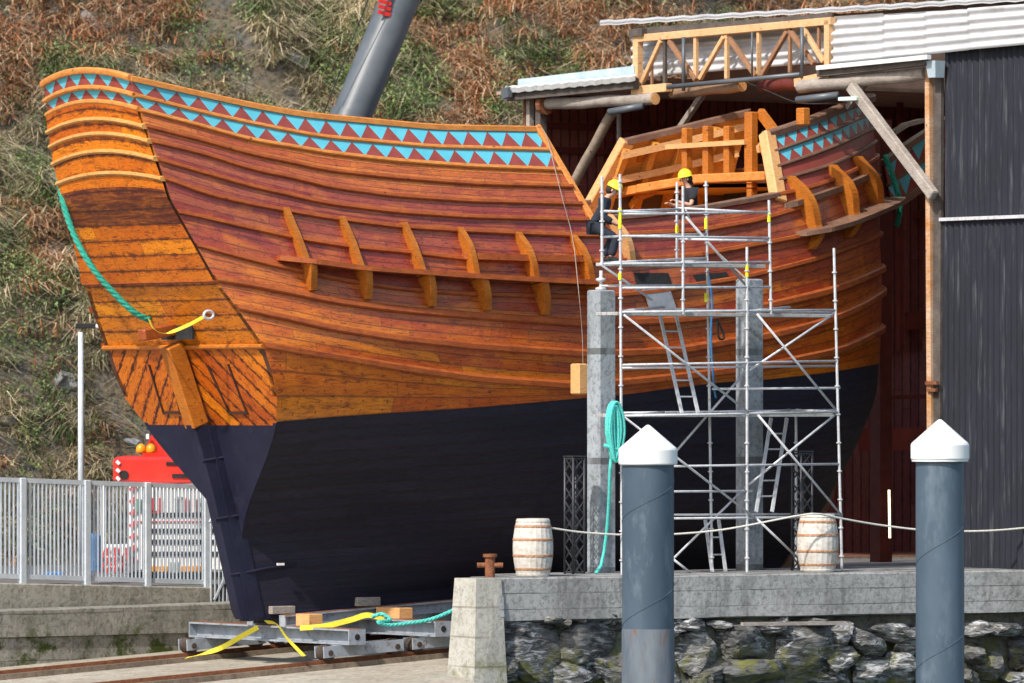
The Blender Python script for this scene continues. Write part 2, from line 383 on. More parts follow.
def line(pts):
    """photo polyline -> smooth z(s) on the hull"""
    h=[hit(*p) for p in pts]; h.sort(); xs=[a for a,b in h]; zs=[b for a,b in h]
    c=[(xs[0],zs[0])]
    for a,b in zip(xs[1:],zs[1:]):
        if a-c[-1][0]>.012: c.append((a,b))
    xs=np.array([a for a,b in c]); zs=np.array([b for a,b in c])
    g=np.linspace(0,1,241)
    # extend at both ends by the end slope
    sl0=(zs[1]-zs[0])/(xs[1]-xs[0]); sl1=(zs[-1]-zs[-2])/(xs[-1]-xs[-2])
    X=np.concatenate([[-.3],xs,[1.3]]); Z=np.concatenate([[zs[0]-sl0*(xs[0]+.3)],zs,[zs[-1]+sl1*.6*(1.3-xs[-1])]])
    y=np.interp(np.linspace(-.3,1.3,386),X,Z)
    k=np.hanning(19);k/=k.sum(); ys=np.convolve(np.pad(y,9,'edge'),k,'valid')
    gx=np.linspace(-.3,1.3,386)
    return lambda s:float(np.interp(s,gx,ys))
LN={}
LN[0]=[(133,80),(205,96),(250,106),(300,115),(323,117.5),(433,128),(537,130)]
LN[1]=[(133,95),(205,113),(250,123),(300,133),(323,137),(433,147),(547,150)]
LN[2]=[(139,110),(205,127),(250,140),(300,148),(323,152.5),(396,161),(470,166.5),(559,170)]
LN[3]=[(145,126),(205,141),(250,154),(300,164),(323,170),(396,178),(470,184),(572,187)]
LN[4]=[(151,141),(205,154),(250,169),(300,179),(323,186),(396,196),(470,201),(581,204)]
LN[5]=[(157,159),(205,173),(250,186),(300,197),(323,203),(396,212),(470,217),(589,220),(650,215),(707,208),(774,196),(806,189),(828,182),(860,167),(874,158)]
LN[6]=[(165,178),(205,193.5),(250,204),(300,213),(323,217),(396,226.5),(470,231),(589,236),(697,231),(760,220),(799,208),(837,193),(872,178)]
LN[7]=[(190,214),(250,228),(293,238),(349,247),(407,252),(466,259),(589,263),(692,256),(732,249),(760,244),(822,232),(860,216),(880,205)]
LN[8]=[(207,248),(250,260),(285,268),(340,280),(400,289),(470,294),(589,297),(650,292),(740,278),(822,257),(860,243),(878,235)]
LN[9]=[(224,280),(287,291.6),(330,301),(400,310),(477,316),(588,323.5),(624,322),(678,320),(735,313),(770,305),(832,290),(875,272)]
LN[10]=[(254,311),(332,328.5),(400,339),(477,346),(588,353.5),(622,352.5),(678,350),(730,341),(764,337),(822,322),(859,307),(876,296)]
LN[11]=[(269,345.6),(340,357),(400,367),(477,378),(572,385),(621,382),(680,376),(764,366),(795,359),(840,349),(874,333)]
LN[12]=[(277,422),(330,417),(390,413),(470,408),(585,398),(632,394),(666,389),(724,382),(764,380),(832,372),(866,366)]
ZL={k:line(v) for k,v in LN.items()}
FR={0:[(768,136),(806,124),(839,111),(858,103)],1:[(773,152),(823,134),(861,117)],2:[(776,167),(828,149),(866,131)],3:[(777,181),(828,166),(869,145)]}
ZF={k:line(v) for k,v in FR.items()}
def KEEL(s): return -.83+.0557*max(su(s,0),-.1)
ship=empty('wooden_sailing_ship',W(6,0,-1.1),'large varnished wooden replica sailing ship with blue triangle bands, half inside the shed','ship')
NS=150; SS=[i/NS for i in range(NS+1)]
order=[12,11,10,9,8,7,6,5]; TH=.14
def panel(rows_z,s0f,s1f,name,mat,vrow,parent,inner=None,nsub=3,thick=.12,n=NS,bandp=None,uvs=None,sides=(1,-1),farcut=None):
    """rows_z: list of z(s) lines bottom to top; builds an outer and an inner skin"""
    for side in sides:
        mb=MB(); nr=(len(rows_z)-1)*nsub+1
        P=[];Q=[];UV=[]
        for r in range(nr):
            i=min(r//nsub,len(rows_z)-2); f=r/nsub-i; fr=r/(nr-1)
            row=[];rq=[];ru=[]; a,b=s0f(fr),s1f(fr)
            if side<0 and farcut is not None: b=farcut
            acc=0; prev=None
            for j in range(n+1):
                s=a+(b-a)*j/n; z=rows_z[i](s)*(1-f)+rows_z[i+1](s)*f
                o=HP(s,z,side); p=W(*( (lambda t:(t[0],t[1]*1.0,t[2]))((su(s,z),max(hb(s,z)-thick,.02)*side,z)) ))
                row.append(o); rq.append(p)
                if prev is not None: acc+=(o-prev).length
                prev=o
                ru.append((acc+su(a,z)+10,vrow[0]+(vrow[1]-vrow[0])*fr) if not bandp else (acc/bandp,fr))
            P.append(row);Q.append(rq);UV.append(ru)
        if bandp:   # whole number of triangles, lined up in every row
            inv=[]
            for r in range(nr):
                fr=r/(nr-1); a,b=s0f(fr),s1f(fr); i=min(r//nsub,len(rows_z)-2); f=r/nsub-i; ru=[]
                for j in range(n+1):
                    s=a+(b-a)*j/n; z=rows_z[i](s)*(1-f)+rows_z[i+1](s)*f; t=max(0,(s-SM)/(1-SM)); ru.append(((su(s,z)+1.2*t*t+5)/bandp+.25*(fr-.5)*0,fr))
                inv.append(ru)
            UV=inv
        mb.grid(P,UV,flip=(side<0)); mb.grid(Q,UV,mi=1,flip=(side>0))
        # rims
        for A_,B_ in ((P[0],Q[0]),(P[-1],Q[-1]),([r[0] for r in P],[r[0] for r in Q]),([r[-1] for r in P],[r[-1] for r in Q])):
            mb.grid([A_,B_],mi=1)
        o=mb.build(name,[mat,inner or M['inner']],parent,smooth=True); smooth_angle(o,50)
one=lambda f:1.0; zero=lambda f:0.0
# black bottom
rows=[KEEL]+[ (lambda k:(lambda s:KEEL(s)*(1-k)+(ZL[12](s))*k))(k) for k in (.03,.08,.14,.22,.32,.44,.58,.72,.86)]+[ZL[12]]
panel(rows,zero,one,'hull_bottom',M['blackhull'],(0,24),ship,inner=M['black'],nsub=2,thick=.1)
M['hold']=timber('shaded_inner_timber',(.07,.03,.018),(.11,.05,.03))  # dark colour stands in for shade inside the hull and deep in the shed
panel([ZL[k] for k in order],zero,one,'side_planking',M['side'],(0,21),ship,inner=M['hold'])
# after castle sides
def edge(p0,p1):   # photo line -> s as a function of height fraction
    a=hit(*p0);b=hit(*p1); return lambda f:a[0]+(b[0]-a[0])*f
aft=edge((592,219),(548,151)); aft2=lambda f:aft(f)
aftS=edge((592,219),(560,170))
panel([ZL[5],ZL[4],ZL[3],ZL[2]],zero,aftS,'castle_planking',M['side'],(21,30),ship)
aB=edge((560,170),(548,150)); aT=edge((548,150),(537,130))
panel([ZL[2],ZL[1]],zero,aB,'painted_band',M['band'],(0,1),ship,bandp=.41)
panel([ZL[1],ZL[0]],zero,aT,'painted_band',M['band'],(0,1),ship,bandp=.41)
# fore castle sides
FC=us_(12.4,8.2)
fS=edge((777,196),(776,167)); fB=edge((776,167),(773,152)); fT=edge((773,152),(768,136))
ZF5=lambda s:max(ZL[5](s),ZL[5](s))
panel([ZL[5],ZF[3],ZF[2]],fS,one,'castle_planking',M['maroon'],(21,27),ship,n=60,farcut=FC)
panel([ZF[2],ZF[1]],fB,one,'painted_band',M['band'],(0,1),ship,bandp=.40,n=60,farcut=FC)
panel([ZF[1],ZF[0]],fT,one,'painted_band',M['band'],(0,1),ship,bandp=.40,n=60,farcut=FC)
# wales
def wale(zf,a,b,w,t,mat,name='wale',n=120,sides=(1,-1),dz=0):
    for side in sides:
        mb=MB(); P=[]
        prof=[(-w/2,-.03),(-w/2,t*.7),(-w*.3,t),(w*.3,t),(w/2,t*.7),(w/2,-.03)]
        for j in range(n+1):
            s=a+(b-a)*j/n; z=zf(s)+dz; base=HP(s,z,side); o=HP(s,z,side,1.0)-base
            up=(HP(s,z+.05,side)-HP(s,z-.05,side)).normalized()
            P.append([base+up*q+o*h for q,h in prof]+[base+up*prof[0][0]+o*prof[0][1]])
        mb.grid(P,flip=(side<0)); mb.add([p for p in P[0][:6]],[(0,1,2,3,4,5)]); mb.add([p for p in P[-1][:6]],[(5,4,3,2,1,0)])
        smooth_angle(mb.build(name,mat,ship),35)
E1=lambda k:edge(LN[k][-1],LN[k][-1])(0)
for k,w,t in ((1,.075,.05),(2,.08,.06),(3,.08,.065),(4,.08,.065)): wale(ZL[k],0,E1(k),w,t,M['wale'] if k>2 else M['rail'])
wale(ZL[5],0,1,.085,.07,M['wale'])
for k in (6,7,8): wale(ZL[k],0,1,.09,.075,M['wale'])
for k in (9,10,11): wale(ZL[k],0,.995,.14,.09,M['wale'])
for k in (1,2,3): wale(ZF[k],fT(0) if k==1 else fB(0) if k==2 else fS(.5),1,.065,.05,M['darkbow'],sides=(1,))
# cap rails
def cap(zf,a,b,w,h,mat,name,n=100,sides=(1,-1)):
    for side in sides:
        mb=MB();P=[]
        for j in range(n+1):
            s=a+(b-a)*j/n; z=zf(s); c=Vector((su(s,z),(hb(s,z)-.05)*side,z)); c=W(*c)
            s2=min(s+.01,1);s1=max(s-.01,0)
            t=(HP(s2,zf(s2),side)-HP(s1,zf(s1),side)).normalized(); X=t.cross(DZ).normalized()*side*-1; X=X if X.dot(DV*side)>0 else -X
            P.append([c-X*w/2-DZ*h*.3,c+X*w/2-DZ*h*.3,c+X*w/2+DZ*h*.5,c+X*w*.42+DZ*h*.7,c-X*w*.42+DZ*h*.7,c-X*w/2+DZ*h*.5,c-X*w/2-DZ*h*.3])
        mb.grid(P); mb.add(P[0][:6],[(0,1,2,3,4,5)]); mb.add(P[-1][:6],[(5,4,3,2,1,0)]); mb.build(name,mat,ship)
cap(ZL[0],0,aT(1),.20,.10,M['rail'],'cap_rail')
cap(ZF[0],fT(1),1,.24,.13,M['darkbow'],'cap_rail',50,(1,))
cap(ZF[0],fT(1),FC,.24,.13,M['darkbow'],'cap_rail',50,(-1,))
cap(ZL[5],aftS(0),fS(0),.26,.09,M['darkbow'],'waist_rail',60)
# raked edge timbers of the castles
def edgetimber(pts,w,mat,d=.2):
    hs=[hit(*p) for p in pts]
    for side in (1,-1):
        mb=MB(); a=HP(*hs[0],side); b=HP(*hs[-1],side)
        a+=(a-b).normalized()*.08; b+=(b-a).normalized()*.05
        mb.bar(a-DV*side*.05,b-DV*side*.05,w,d,up=DV*side,bev=.015)
        mb.build('edge_timber',mat,ship)
edgetimber([(590,218),(566,175),(538,130)],.12,M['rail'],.26)
edgetimber([(780,199),(769,136)],.24,M['fresh'],.22)
# ---------------- transom
def cam_z(v,b,z): return .17*clamp((z-6.3)/.6)*(1-(v/b)**2)
def TP(k,z,off=0):   # k in -1..1
    b=tab(z,B0); v=k*b; u=tab(z,US)-.10*clamp((z-6.2)/.6)*(1-k*k)-off
    return W(u,v,z+cam_z(v,b,z))
def trans(z0,z1,name,mat,v0,v1,n=14,band=0,off=0,diag=False):
    mb=MB();P=[];UV=[]
    for i in range(n+1):
        z=z0+(z1-z0)*i/n; P.append([TP(-1+2*j/24,z,off) for j in range(25)])
        UV.append([((-1+2*j/24)*tab(z,B0)+5 if not band else band*j/24,v0+(v1-v0)*i/n) for j in range(25)])
    if diag: UV=[[(z_-.9*abs(-1+2*j/24)*2.3+9,(z_+.85*abs(-1+2*j/24)*tab(z_,B0))/.34+(40 if j<12 else 0)) for j in range(25)] for z_ in [z0+(z1-z0)*i/n for i in range(n+1)]]
    mb.grid(P,UV,flip=True)
    Q=[[p+DU*.1 for p in r] for r in P]; mb.grid(Q,UV)
    smooth_angle(mb.build(name,mat,ship),40)
zr=[8.5,8.21,7.97,7.67,7.42,7.12,6.78]
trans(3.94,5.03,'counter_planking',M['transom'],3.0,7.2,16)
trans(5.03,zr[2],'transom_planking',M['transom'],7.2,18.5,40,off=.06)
trail_later=True
trans(2.5,3.94,'lower_transom',M['lowtran'],0,7,20,diag=True)
trans(zr[2],zr[1],'painted_band',M['band'],0,1,4,band=6)
trans(zr[1],zr[0],'painted_band',M['band'],0,1,4,band=6)
# black paint on the lowest part of the transom: a skin 6 mm proud
zp=2.56
mb=MB();P=[]
for i in range(31):
    z=-.85+(zp+.85)*i/30; b=tab(z,B0)
    P.append([W(tab(z,US)-.012-(.14 if False else 0),(-1+2*j/16)*(b+.004),z) for j in range(17)])
mb.grid(P,flip=True); mb.build('transom_bottom_paint',M['black'],ship,smooth=True)
def trail(z,w,t,mat,over=.015,name='transom_rail'):
    mb=MB();P=[];n=30
    for j in range(n+1):
        k=(-1+2*j/n)*(1+over); b=tab(z,B0); v=k*b; u=tab(z,US)-.10*clamp((z-6.2)/.6)*(1-min(1,k*k)); zz=z+.17*clamp((z-6.3)/.6)*(1-min(k*k,1.05))
        c=[(.03,-w/2),(-t*.7,-w/2),(-t,-w*.2),(-t,w*.25),(-t*.6,w/2),(.03,w/2),(.03,-w/2)]
        P.append([W(u+a,v,zz+q) for a,q in c])
    mb.grid(P); mb.add(P[0][:6],[(0,1,2,3,4,5)]); mb.add(P[-1][:6],[(5,4,3,2,1,0)])
    smooth_angle(mb.build(name,mat,ship),35)
M['paleRail']=timber('pale_varnished_rail',(.62,.29,.07),(.72,.38,.12))
trail(5.035,.03,.068,M['wale'],.0,'counter_lip')
for i,z in enumerate(zr): trail(z,.085 if i else .11,.07 if i<3 else .10,M['rail'] if i<3 else M['paleRail'])
trail(3.92,.085,.07,M['rider'],.01,'counter_moulding')
# corner timbers where side meets transom
for side in (1,-1):
    mb=MB(); pts=[]
    for i in range(30):
        z=3.9+(8.4-3.9)*i/29; pts.append(W(tab(z,US)+.03,side*(tab(z,B0)-.02),z))
    mb.tube(pts,.022,6); mb.build('corner_timber',M['wale'],ship,smooth=True)
M['portdark']=rough_mat('dark_gap_line',(.03,.012,.008),(.045,.018,.01),5,.7,.1)
# raised framing marks and gunport on lower transom
for side in (1,-1):
    gp=MB()
    for (k0,z0,k1,z1) in ((.36,2.75,.24,3.6),(.60,2.75,.50,3.62),(.34,2.78,.58,2.78)):
        gp.bar(TP(k0*side,z0,.012),TP(k1*side,z1,.012),.045,.03,up=DU)
    gp.build('port_lid_strap',M['portdark'],ship)
# rudder with stock and tiller
rud=MB()
zz=[(-.84,.04,.30),(-.7,.02,.36),(.4,-.22,.42),(1.47,-.50,.43),(2.3,-.76,.45),(2.56,-.86,.45)]
P=[]
for z,u,c in zz:
    t=.15
    P.append([W(u-.02,-t,z),W(u-.02,t,z),W(u-c*.9,t*.8,z),W(u-c,t*.5,z),W(u-c,-t*.5,z),W(u-c*.9,-t*.8,z),W(u-.02,-t,z)])
rud.grid(P,flip=True); rud.add(P[0][:6],[(0,1,2,3,4,5)]); rud.add(P[-1][:6],[(5,4,3,2,1,0)])
rudder=rud.build('rudder',M['black'],ship); smooth_angle(rudder,30)
sp=MB(); sp.bar(W(0.05,0,-.84),W(-.84,0,2.56),.34,.30,up=DU); sp.build('sternpost',M['black'],ship)
st=MB(); st.bar(W(-1.12,0,2.55),W(-1.66,0,3.95),.28,.34,up=DU,bev=.02); st.build('rudder_stock',M['rider'],rudder)
ti=MB(); ti.bar(W(-2.3,.02,4.12),W(-1.2,.0,4.3),.22,.2,bev=.02); ti.build('tiller_end',M['wale'],rudder)
pt=MB(); pt.bar(W(-1.62,-.34,4.22),W(-1.62,.62,4.22),.05,.34,up=DZ); pt.build('tiller_port',M['darkrub'],ship)
for z,u in ((.0,-.07),(.98,-.38),(2.0,-.66)):
    g=MB(); g.tube([W(u-.42,.10,z-.06),W(u-.02,.17,z),W(u+.35,.19+.12*z*.3,z+.06),W(u+.9,.2+.28*max(z,0),z+.1)],.028,6); g.build('pintle_strap',M['black'],rudder)
    g=MB(); g.box(W(u+.5,.32+.18*max(z,0),z+.12),.07,.02,.02,DU,DV,DZ); g.build('pintle_anode',M['whitepaint'],rudder)
# keel, stem
kb=MB(); kb.bar(W(.05,0,-.80),W(11.6,0,-.80+.0557*11.5),.3,.12,bev=.02); kb.build('keel',M['black'],ship)
stm=MB(); P=[]
for i in range(24):
    z=-.6+9.3*i/23; u=tab(z,UE)
    P.append([W(u-.2,-.13,z),W(u-.2,.13,z),W(u+.14,.10,z),W(u+.14,-.10,z),W(u-.2,-.13,z)])
stm.grid(P,flip=True); stm.build('stem_post',M['darkbow'],ship)
# decks
def deck(z,s0,s1,name):
    mb=MB();P=[]
    for j in range(41):
        s=s0+(s1-s0)*j/40; b=max(hb(s,z)-.08,.03); u=su(s,z); P.append([W(u,-b,z),W(u,0,z+.05),W(u,b,z)])
    mb.grid(P); mb.grid([[p-DZ*.08 for p in r] for r in P],flip=True); mb.build(name,M['inner'],ship)
deck(5.35,0.01,.98,'main_deck'); deck(6.9,.0,.50,'quarter_deck'); deck(6.95,us_(10.15,6.95),.99,'forecastle_deck')
mb=MB(); mb.add([W(5.0,-2.8,5.3),W(5.0,2.8,5.3),W(5.0,2.4,6.9),W(5.0,-2.4,6.9)],[(0,1,2,3)]); mb.add([W(5.06,-2.8,5.3),W(5.06,2.8,5.3),W(5.06,2.4,6.9),W(5.06,-2.4,6.9)],[(3,2,1,0)]); mb.build('bulkhead',M['inner'],ship)
mb=MB(); mb.box(W(12.0,0,6.1),.04,1.6,.8,DU,DV,DZ); mb.build('bulkhead',M['darkrub'],ship)
# inner frames of the forecastle and waist bulwarks
for side in (1,-1):
    for i in range(9):
        u=9.95+i*.6; mb=MB()
        if u>(13.3 if side>0 else 12.3): break
        pts=[]
        for z in (5.4,6.0,6.6,7.1,7.6,8.1,8.5):
            zt=ZF[0](us_(u,z))-.1; z=min(z,zt); s=us_(u,z); pts.append(W(u,(hb(s,z)-.2)*side,z))
        for a,b in zip(pts,pts[1:]):
            if (b-a).length>.03: mb.bar(a,b,.15,.13,up=DU)
        mb.build('frame_timber',M['inner'],ship)
    for fz in (.35,.8):
        mb=MB(); pts=[]
        for j in range(12):
            u=9.85+(3.3 if side>0 else 2.4)*j/11; s=us_(u,7.5); z=ZL[5](s)+(ZF[0](s)-ZL[5](s))*fz; s=us_(u,z); pts.append(W(u,(hb(s,z)-.30)*side,z))
        for a,b in zip(pts,pts[1:]): mb.bar(a,b,.07,.13,up=DZ)
        mb.build('inner_stringer',M['fresh'],ship)
# forecastle break beam, posts, knees
def Pq(px,py): return Pu(px,py,10.25)
mb=MB(); mb.bar(Pq(602,196),Pq(640,189),.2,.15); mb.bar(Pq(640,189),Pq(700,179),.2,.17,bev=.02); mb.bar(Pq(700,179),Pq(768,176),.2,.17,bev=.02); mb.build('deck_beam',M['rail'],ship)
for x0,y0,y1,w in ((687,128,174,.15),(708,126,174,.16),(729,126,174,.16),(751,112,174,.22),(803,108,124,.22)):
    mb=MB(); mb.bar(Pq(x0,y1+1),Pq(x0,y0),w,.16,up=DU,bev=.015); mb.build('bulkhead_post',M['rider'],ship)
mb=MB(); mb.bar(Pq(752,182),Pq(752,203),.14,.14,up=DU); mb.build('bulkhead_post',M['rider'],ship)
mb=MB(); mb.bar(Pu(667,147,10.15),Pu(746,142,10.15),.09,.09,up=DU); mb.build('bulkhead_rail',M['fresh'],ship)
for pts,w in (([(632,207),(640,196),(655,190),(668,186)],.14),([(622,190),(634,165),(644,150)],.12),([(760,112),(772,128),(782,142)],.16)):
    mb=MB()
    for a,b in zip(pts,pts[1:]): mb.bar(Pu(*a,10.4),Pu(*b,10.4),w,.12,up=DU)
    mb.build('knee',M['rider'],ship)
# external riders
def rider(pt,pb,bulge,mat=None,w=.12,ends=(.10,.12)):
    h0=hit(*pt);h1=hit(*pb)
    mb=MB();P=[];n=12
    for j in range(n+1):
        t=j/n; s=h0[0]+(h1[0]-h0[0])*t; z=h0[1]+(h1[1]-h0[1])*t
        base=HP(s,z,1); o=(HP(s,z,1,1.0)-base); h=ends[0]+(ends[1]-ends[0])*t+bulge*math.sin(math.pi*min(1,t*1.05))**1.3
        P.append([base-DU*w/2-o*.03,base+DU*w/2-o*.03,base+DU*w/2+o*h,base-DU*w/2+o*h,base-DU*w/2-o*.03])
    mb.grid(P,flip=True); mb.add(P[0][:4],[(0,1,2,3)]); mb.add(P[-1][:4],[(3,2,1,0)]); return mb.build('rider',mat or M['rider'],ship)
rl=[((284,208),(303,263),(312,291),0.02),((340,217),(358,271),(367,300),.02),((402,223),(420,277),(431,307),.03),((458,228),(473,280),(486,311),.10),((516,233),(533,284),(544,315),.12),((571,236),(588,286),(598,319),.13)]
for a,b,c,bl in rl:
    rider(a,b,bl,ends=(.10,.20)); rider((b[0]+1,b[1]+1),c,.05,ends=(.40,.10),w=.13)
for a,b,bl in (((788,179),(812,232),.14),((829,167),(849,219),.14),((854,158),(872,208),.12)): rider(a,b,bl,w=.15,ends=(.12,.2))
for a,c in (((812,234),(810,250)),((848,222),(846,238))): rider(a,c,.02,ends=(.3,.1))
rider((607,216),(630,266),.16,M['fresh'],ends=(.1,.15))
# channel shelves
def shelf(pts,proj,th,mat,taper=False,name='channel_shelf'):
    hs=[hit(*p) for p in pts]; ss=[h[0] for h in hs]; zs=[h[1] for h in hs]
    mb=MB();P=[];n=50
    for j in range(n+1):
        s=ss[0]+(ss[-1]-ss[0])*j/n; z=float(np.interp(s,ss,zs)); b=HP(s,z,1); o=HP(s,z,1,1.0)-b; o.z=0; o.normalize()
        w=proj*(min(1,.35+8*j/n) if not taper else min(1,.5+4*j/n))
        P.append([b-o*.05-DZ*th/2,b-o*.05+DZ*th/2,b+o*w+DZ*th/2,b+o*w-DZ*th/2,b-o*.05-DZ*th/2])
    mb.grid(P); mb.add(P[0][:4],[(0,1,2,3)]); mb.add(P[-1][:4],[(3,2,1,0)]); mb.build(name,mat,ship)
shelf([(277,258),(350,268),(460,276),(530,280),(598,283)],.46,.085,M['wale'])
shelf([(796,234),(830,224),(860,211),(880,199)],.52,.08,M['darkbow'],True)
shelf([(462,256),(520,258),(588,259)],.22,.11,M['wale'],name='chafing_board')
shelf([(784,206),(806,199),(837,188),(863,176)],.16,.10,M['darkbow'],name='chafing_board')
# tip of the right shelf past the bow
mb=MB(); a=Pv(868,216,2.6);b=Pv(899,199,1.9);c=Pv(880,199,1.2)
mb.add([a,b,c]+[p-DZ*.08 for p in (a,b,c)],[(0,1,2),(5,4,3),(0,3,4,1),(1,4,5,2),(2,5,3,0)]); mb.build('channel_tip',M['darkbow'],ship)
# beakhead bulwark beyond the stem
bk=MB();P=[];UV=[]
top=[(884,163),(900,150),(918,138),(940,124),(960,112)]; bot=[(892,207),(903,200),(920,188),(942,172),(962,160)]
for q in (0,1):
    row=[];ru=[]
    for j,(a,b) in enumerate(zip(bot,top)):
        p=Pv(*(a if q==0 else b),.9-.25*j+(.0 if q==0 else .12)); row.append(p); ru.append((j*1.25,q))
    P.append(row);UV.append(ru)
mid=[a.lerp(b,.5) for a,b in zip(*P)]
bk.grid([P[0],mid],[[(j*1.25,0) for j in range(5)],[(j*1.25,1) for j in range(5)]]); bk.grid([mid,P[1]],[[(j*1.25,0) for j in range(5)],[(j*1.25,1) for j in range(5)]])
Q=[[p-DV*.1 for p in r] for r in (P[0],mid,P[1])]; bk.grid(Q,[[(0,0)]*5]*3,flip=True)
bk.build('beakhead_bulwark',M['band'],ship)
mb=MB()
for r_,w in ((P[1],.14),(mid,.08),(P[0],.16)):
    for a,b in zip(r_,r_[1:]): mb.bar(a,b,w,w*.8)
mb.build('beakhead_rail',M['darkbow'],ship)
mb=MB()
pl=[Pv(x,y,.2-.2*i) for i,(x,y) in enumerate([(893,133),(905,125),(920,121),(940,119)])]
for a,b in zip(pl,pl[1:]): mb.bar(a,b,.12,.08)
mb.build('beakhead_rail',M['old'],ship)
# gouge openings (scuttles) below the shelf amidships
for x0,y0,x1,y1,x2,y2,x3,y3 in ((633,273,668,273,672,285,636,285),(692,275,726,272,732,282,700,287)):
    h=[hit(a,b) for a,b in ((x0,y0),(x1,y1),(x2,y2),(x3,y3))]
    mb=MB(); mb.add([HP(*q,1,.012) for q in h],[(0,1,2,3)]); mb.build('scuttle_opening',M['darkrub'],ship)
h=[hit(a,b) for a,b in ((641,289),(667,287),(675,311),(650,312))]
mb=MB(); A1=[HP(*q,1,.02) for q in h];A2=[HP(*q,1,.07) for q in h]; mb.hexa(A1+A2); mb.build('patch_plate',M['greysteel'],ship)
#PART2
# ================================================================ the place around the ship
def VE(u): return 5.87+.138*u          # front edge of the quay
def zs(u): return -1.66+.0557*u        # slipway surface
# ---- slipway, upper ground, shed floor, water
def sheet(name,quads,mat,n=1,kind='structure'):
    mb=MB()
    for q in quads: mb.add(q,[(0,1,2,3)])
    o=mb.build(name,mat); return tag(o,kind=kind)
sheet('slipway',[[W(-60,-4.6,zs(-60)),W(-60,5.3,zs(-60)),W(30,5.3,zs(30)),W(30,-4.6,zs(30))],[W(-60,5.3,zs(-60)),W(-60,14,zs(-60)),W(-7,14,zs(-7)),W(-.1,5.3,zs(-.1))],[W(-7,14,zs(-7)+.001),W(-1.2,8.2,zs(-1.2)),W(.5,5.6,zs(0)),W(-.1,5.3,zs(-.1))]],M['slip'])
M['gravel']=rough_mat('upper_yard_asphalt',(.09,.085,.08),(.16,.15,.14),3,.95,.3)
GZ=-.42
sheet('ground',[[Vector((-90,90,GZ-.1)),W(-60,-5.7,GZ),W(40,-5.7,GZ),Vector((120,400,GZ))]],M['gravel'])
M['water']=rough_mat('harbour_water',(.02,.05,.05),(.03,.07,.07),1,.1,.3,spec=.5)
sheet('water',[[Vector((-300,-60,-6)),Vector((300,-60,-6)),Vector((300,260,-6)),Vector((-300,260,-6))]],M['water'])
M['shedfloor']=rough_mat('dusty_red_floor',(.12,.045,.03),(.20,.09,.06),2,.9,.2)
sheet('shed_floor',[[W(11.3,3.4,-.04),W(11.3,VE(11),-.04),W(30,VE(11),-.04),W(30,3.4,-.04)],[W(11.3,-9,-.1),W(11.3,-4.6,-.1),W(30,-4.6,-.1),W(30,-9,-.1)]],M['shedfloor'])
# ---- quay
quay=empty('quay_wall',W(6,6,-3),'grey concrete capped quay wall with rough rubble stones below, in front of the ship','quay wall')
mb=MB()
N_=40; P=[]
for i in range(N_+1):
    u=.95+(26-.95)*i/N_; e=VE(u); j=random.uniform(-.012,.012)
    inn=5.2 if u<2.2 else 4.0
    P.append([W(u,inn,-.75),W(u,inn,0),W(u,e-.03,random.uniform(-.006,.006)),W(u,e+j*.3,-.03),W(u,e+j,-.72-random.random()*.03),W(u,e-.12,-.76),W(u,inn,-.75)])
mb.grid(P,flip=True); mb.add(P[0][:6],[(0,1,2,3,4,5)]); mb.build('concrete_cap',M['conc'],quay)
a,b,c,d=Pv(475,577,VE(.5)),Pv(500,575,VE(.9)),None,None
ua=uv_of(a)[0];ub=uv_of(b)[0]
mb=MB()
def ring(z,g): return [W(ua-g,5.36-g*.3,z),W(ua-g,VE(ua)+.03+g,z),W(ub+g*.3,VE(ub)+.03+g*.8,z),W(ub+g*.3,5.36,z)]
mb.hexa(ring(-2.6,.20)+ring(-.01,.0)); mb.build('buttress',M['concpale'],quay)
mb=MB(); mb.hexa([p for z in (-.28,-.62) for p in []] or [W(ua+.12,VE(ua),-.66),W(ua+.12,VE(ua)+.085,-.66),W(ub+.02,VE(ub)+.085,-.66),W(ub+.02,VE(ub),-.66),W(ua+.12,VE(ua),-.32),W(ua+.12,VE(ua)+.06,-.32),W(ub+.02,VE(ub)+.06,-.32),W(ub+.02,VE(ub),-.32)]); mb.build('buttress_block',M['conc'],quay)
M['mortar']=concrete('dark_joint_rubble',(.10,.10,.085),(.20,.195,.16),(.02,.02,.018),0,(.09,.10,.02),-.9)
P=[]
mb=MB()
for i in range(121):
    u=.9+25*i/120; P.append([W(u,VE(u)-.30+.12*noise.noise(Vector((u*2.2,k*.7,3.1))),-.74-2.6*k/14) for k in range(15)])
mb.grid(P); mb.build('rubble_backing',M['mortar'],quay,smooth=True)
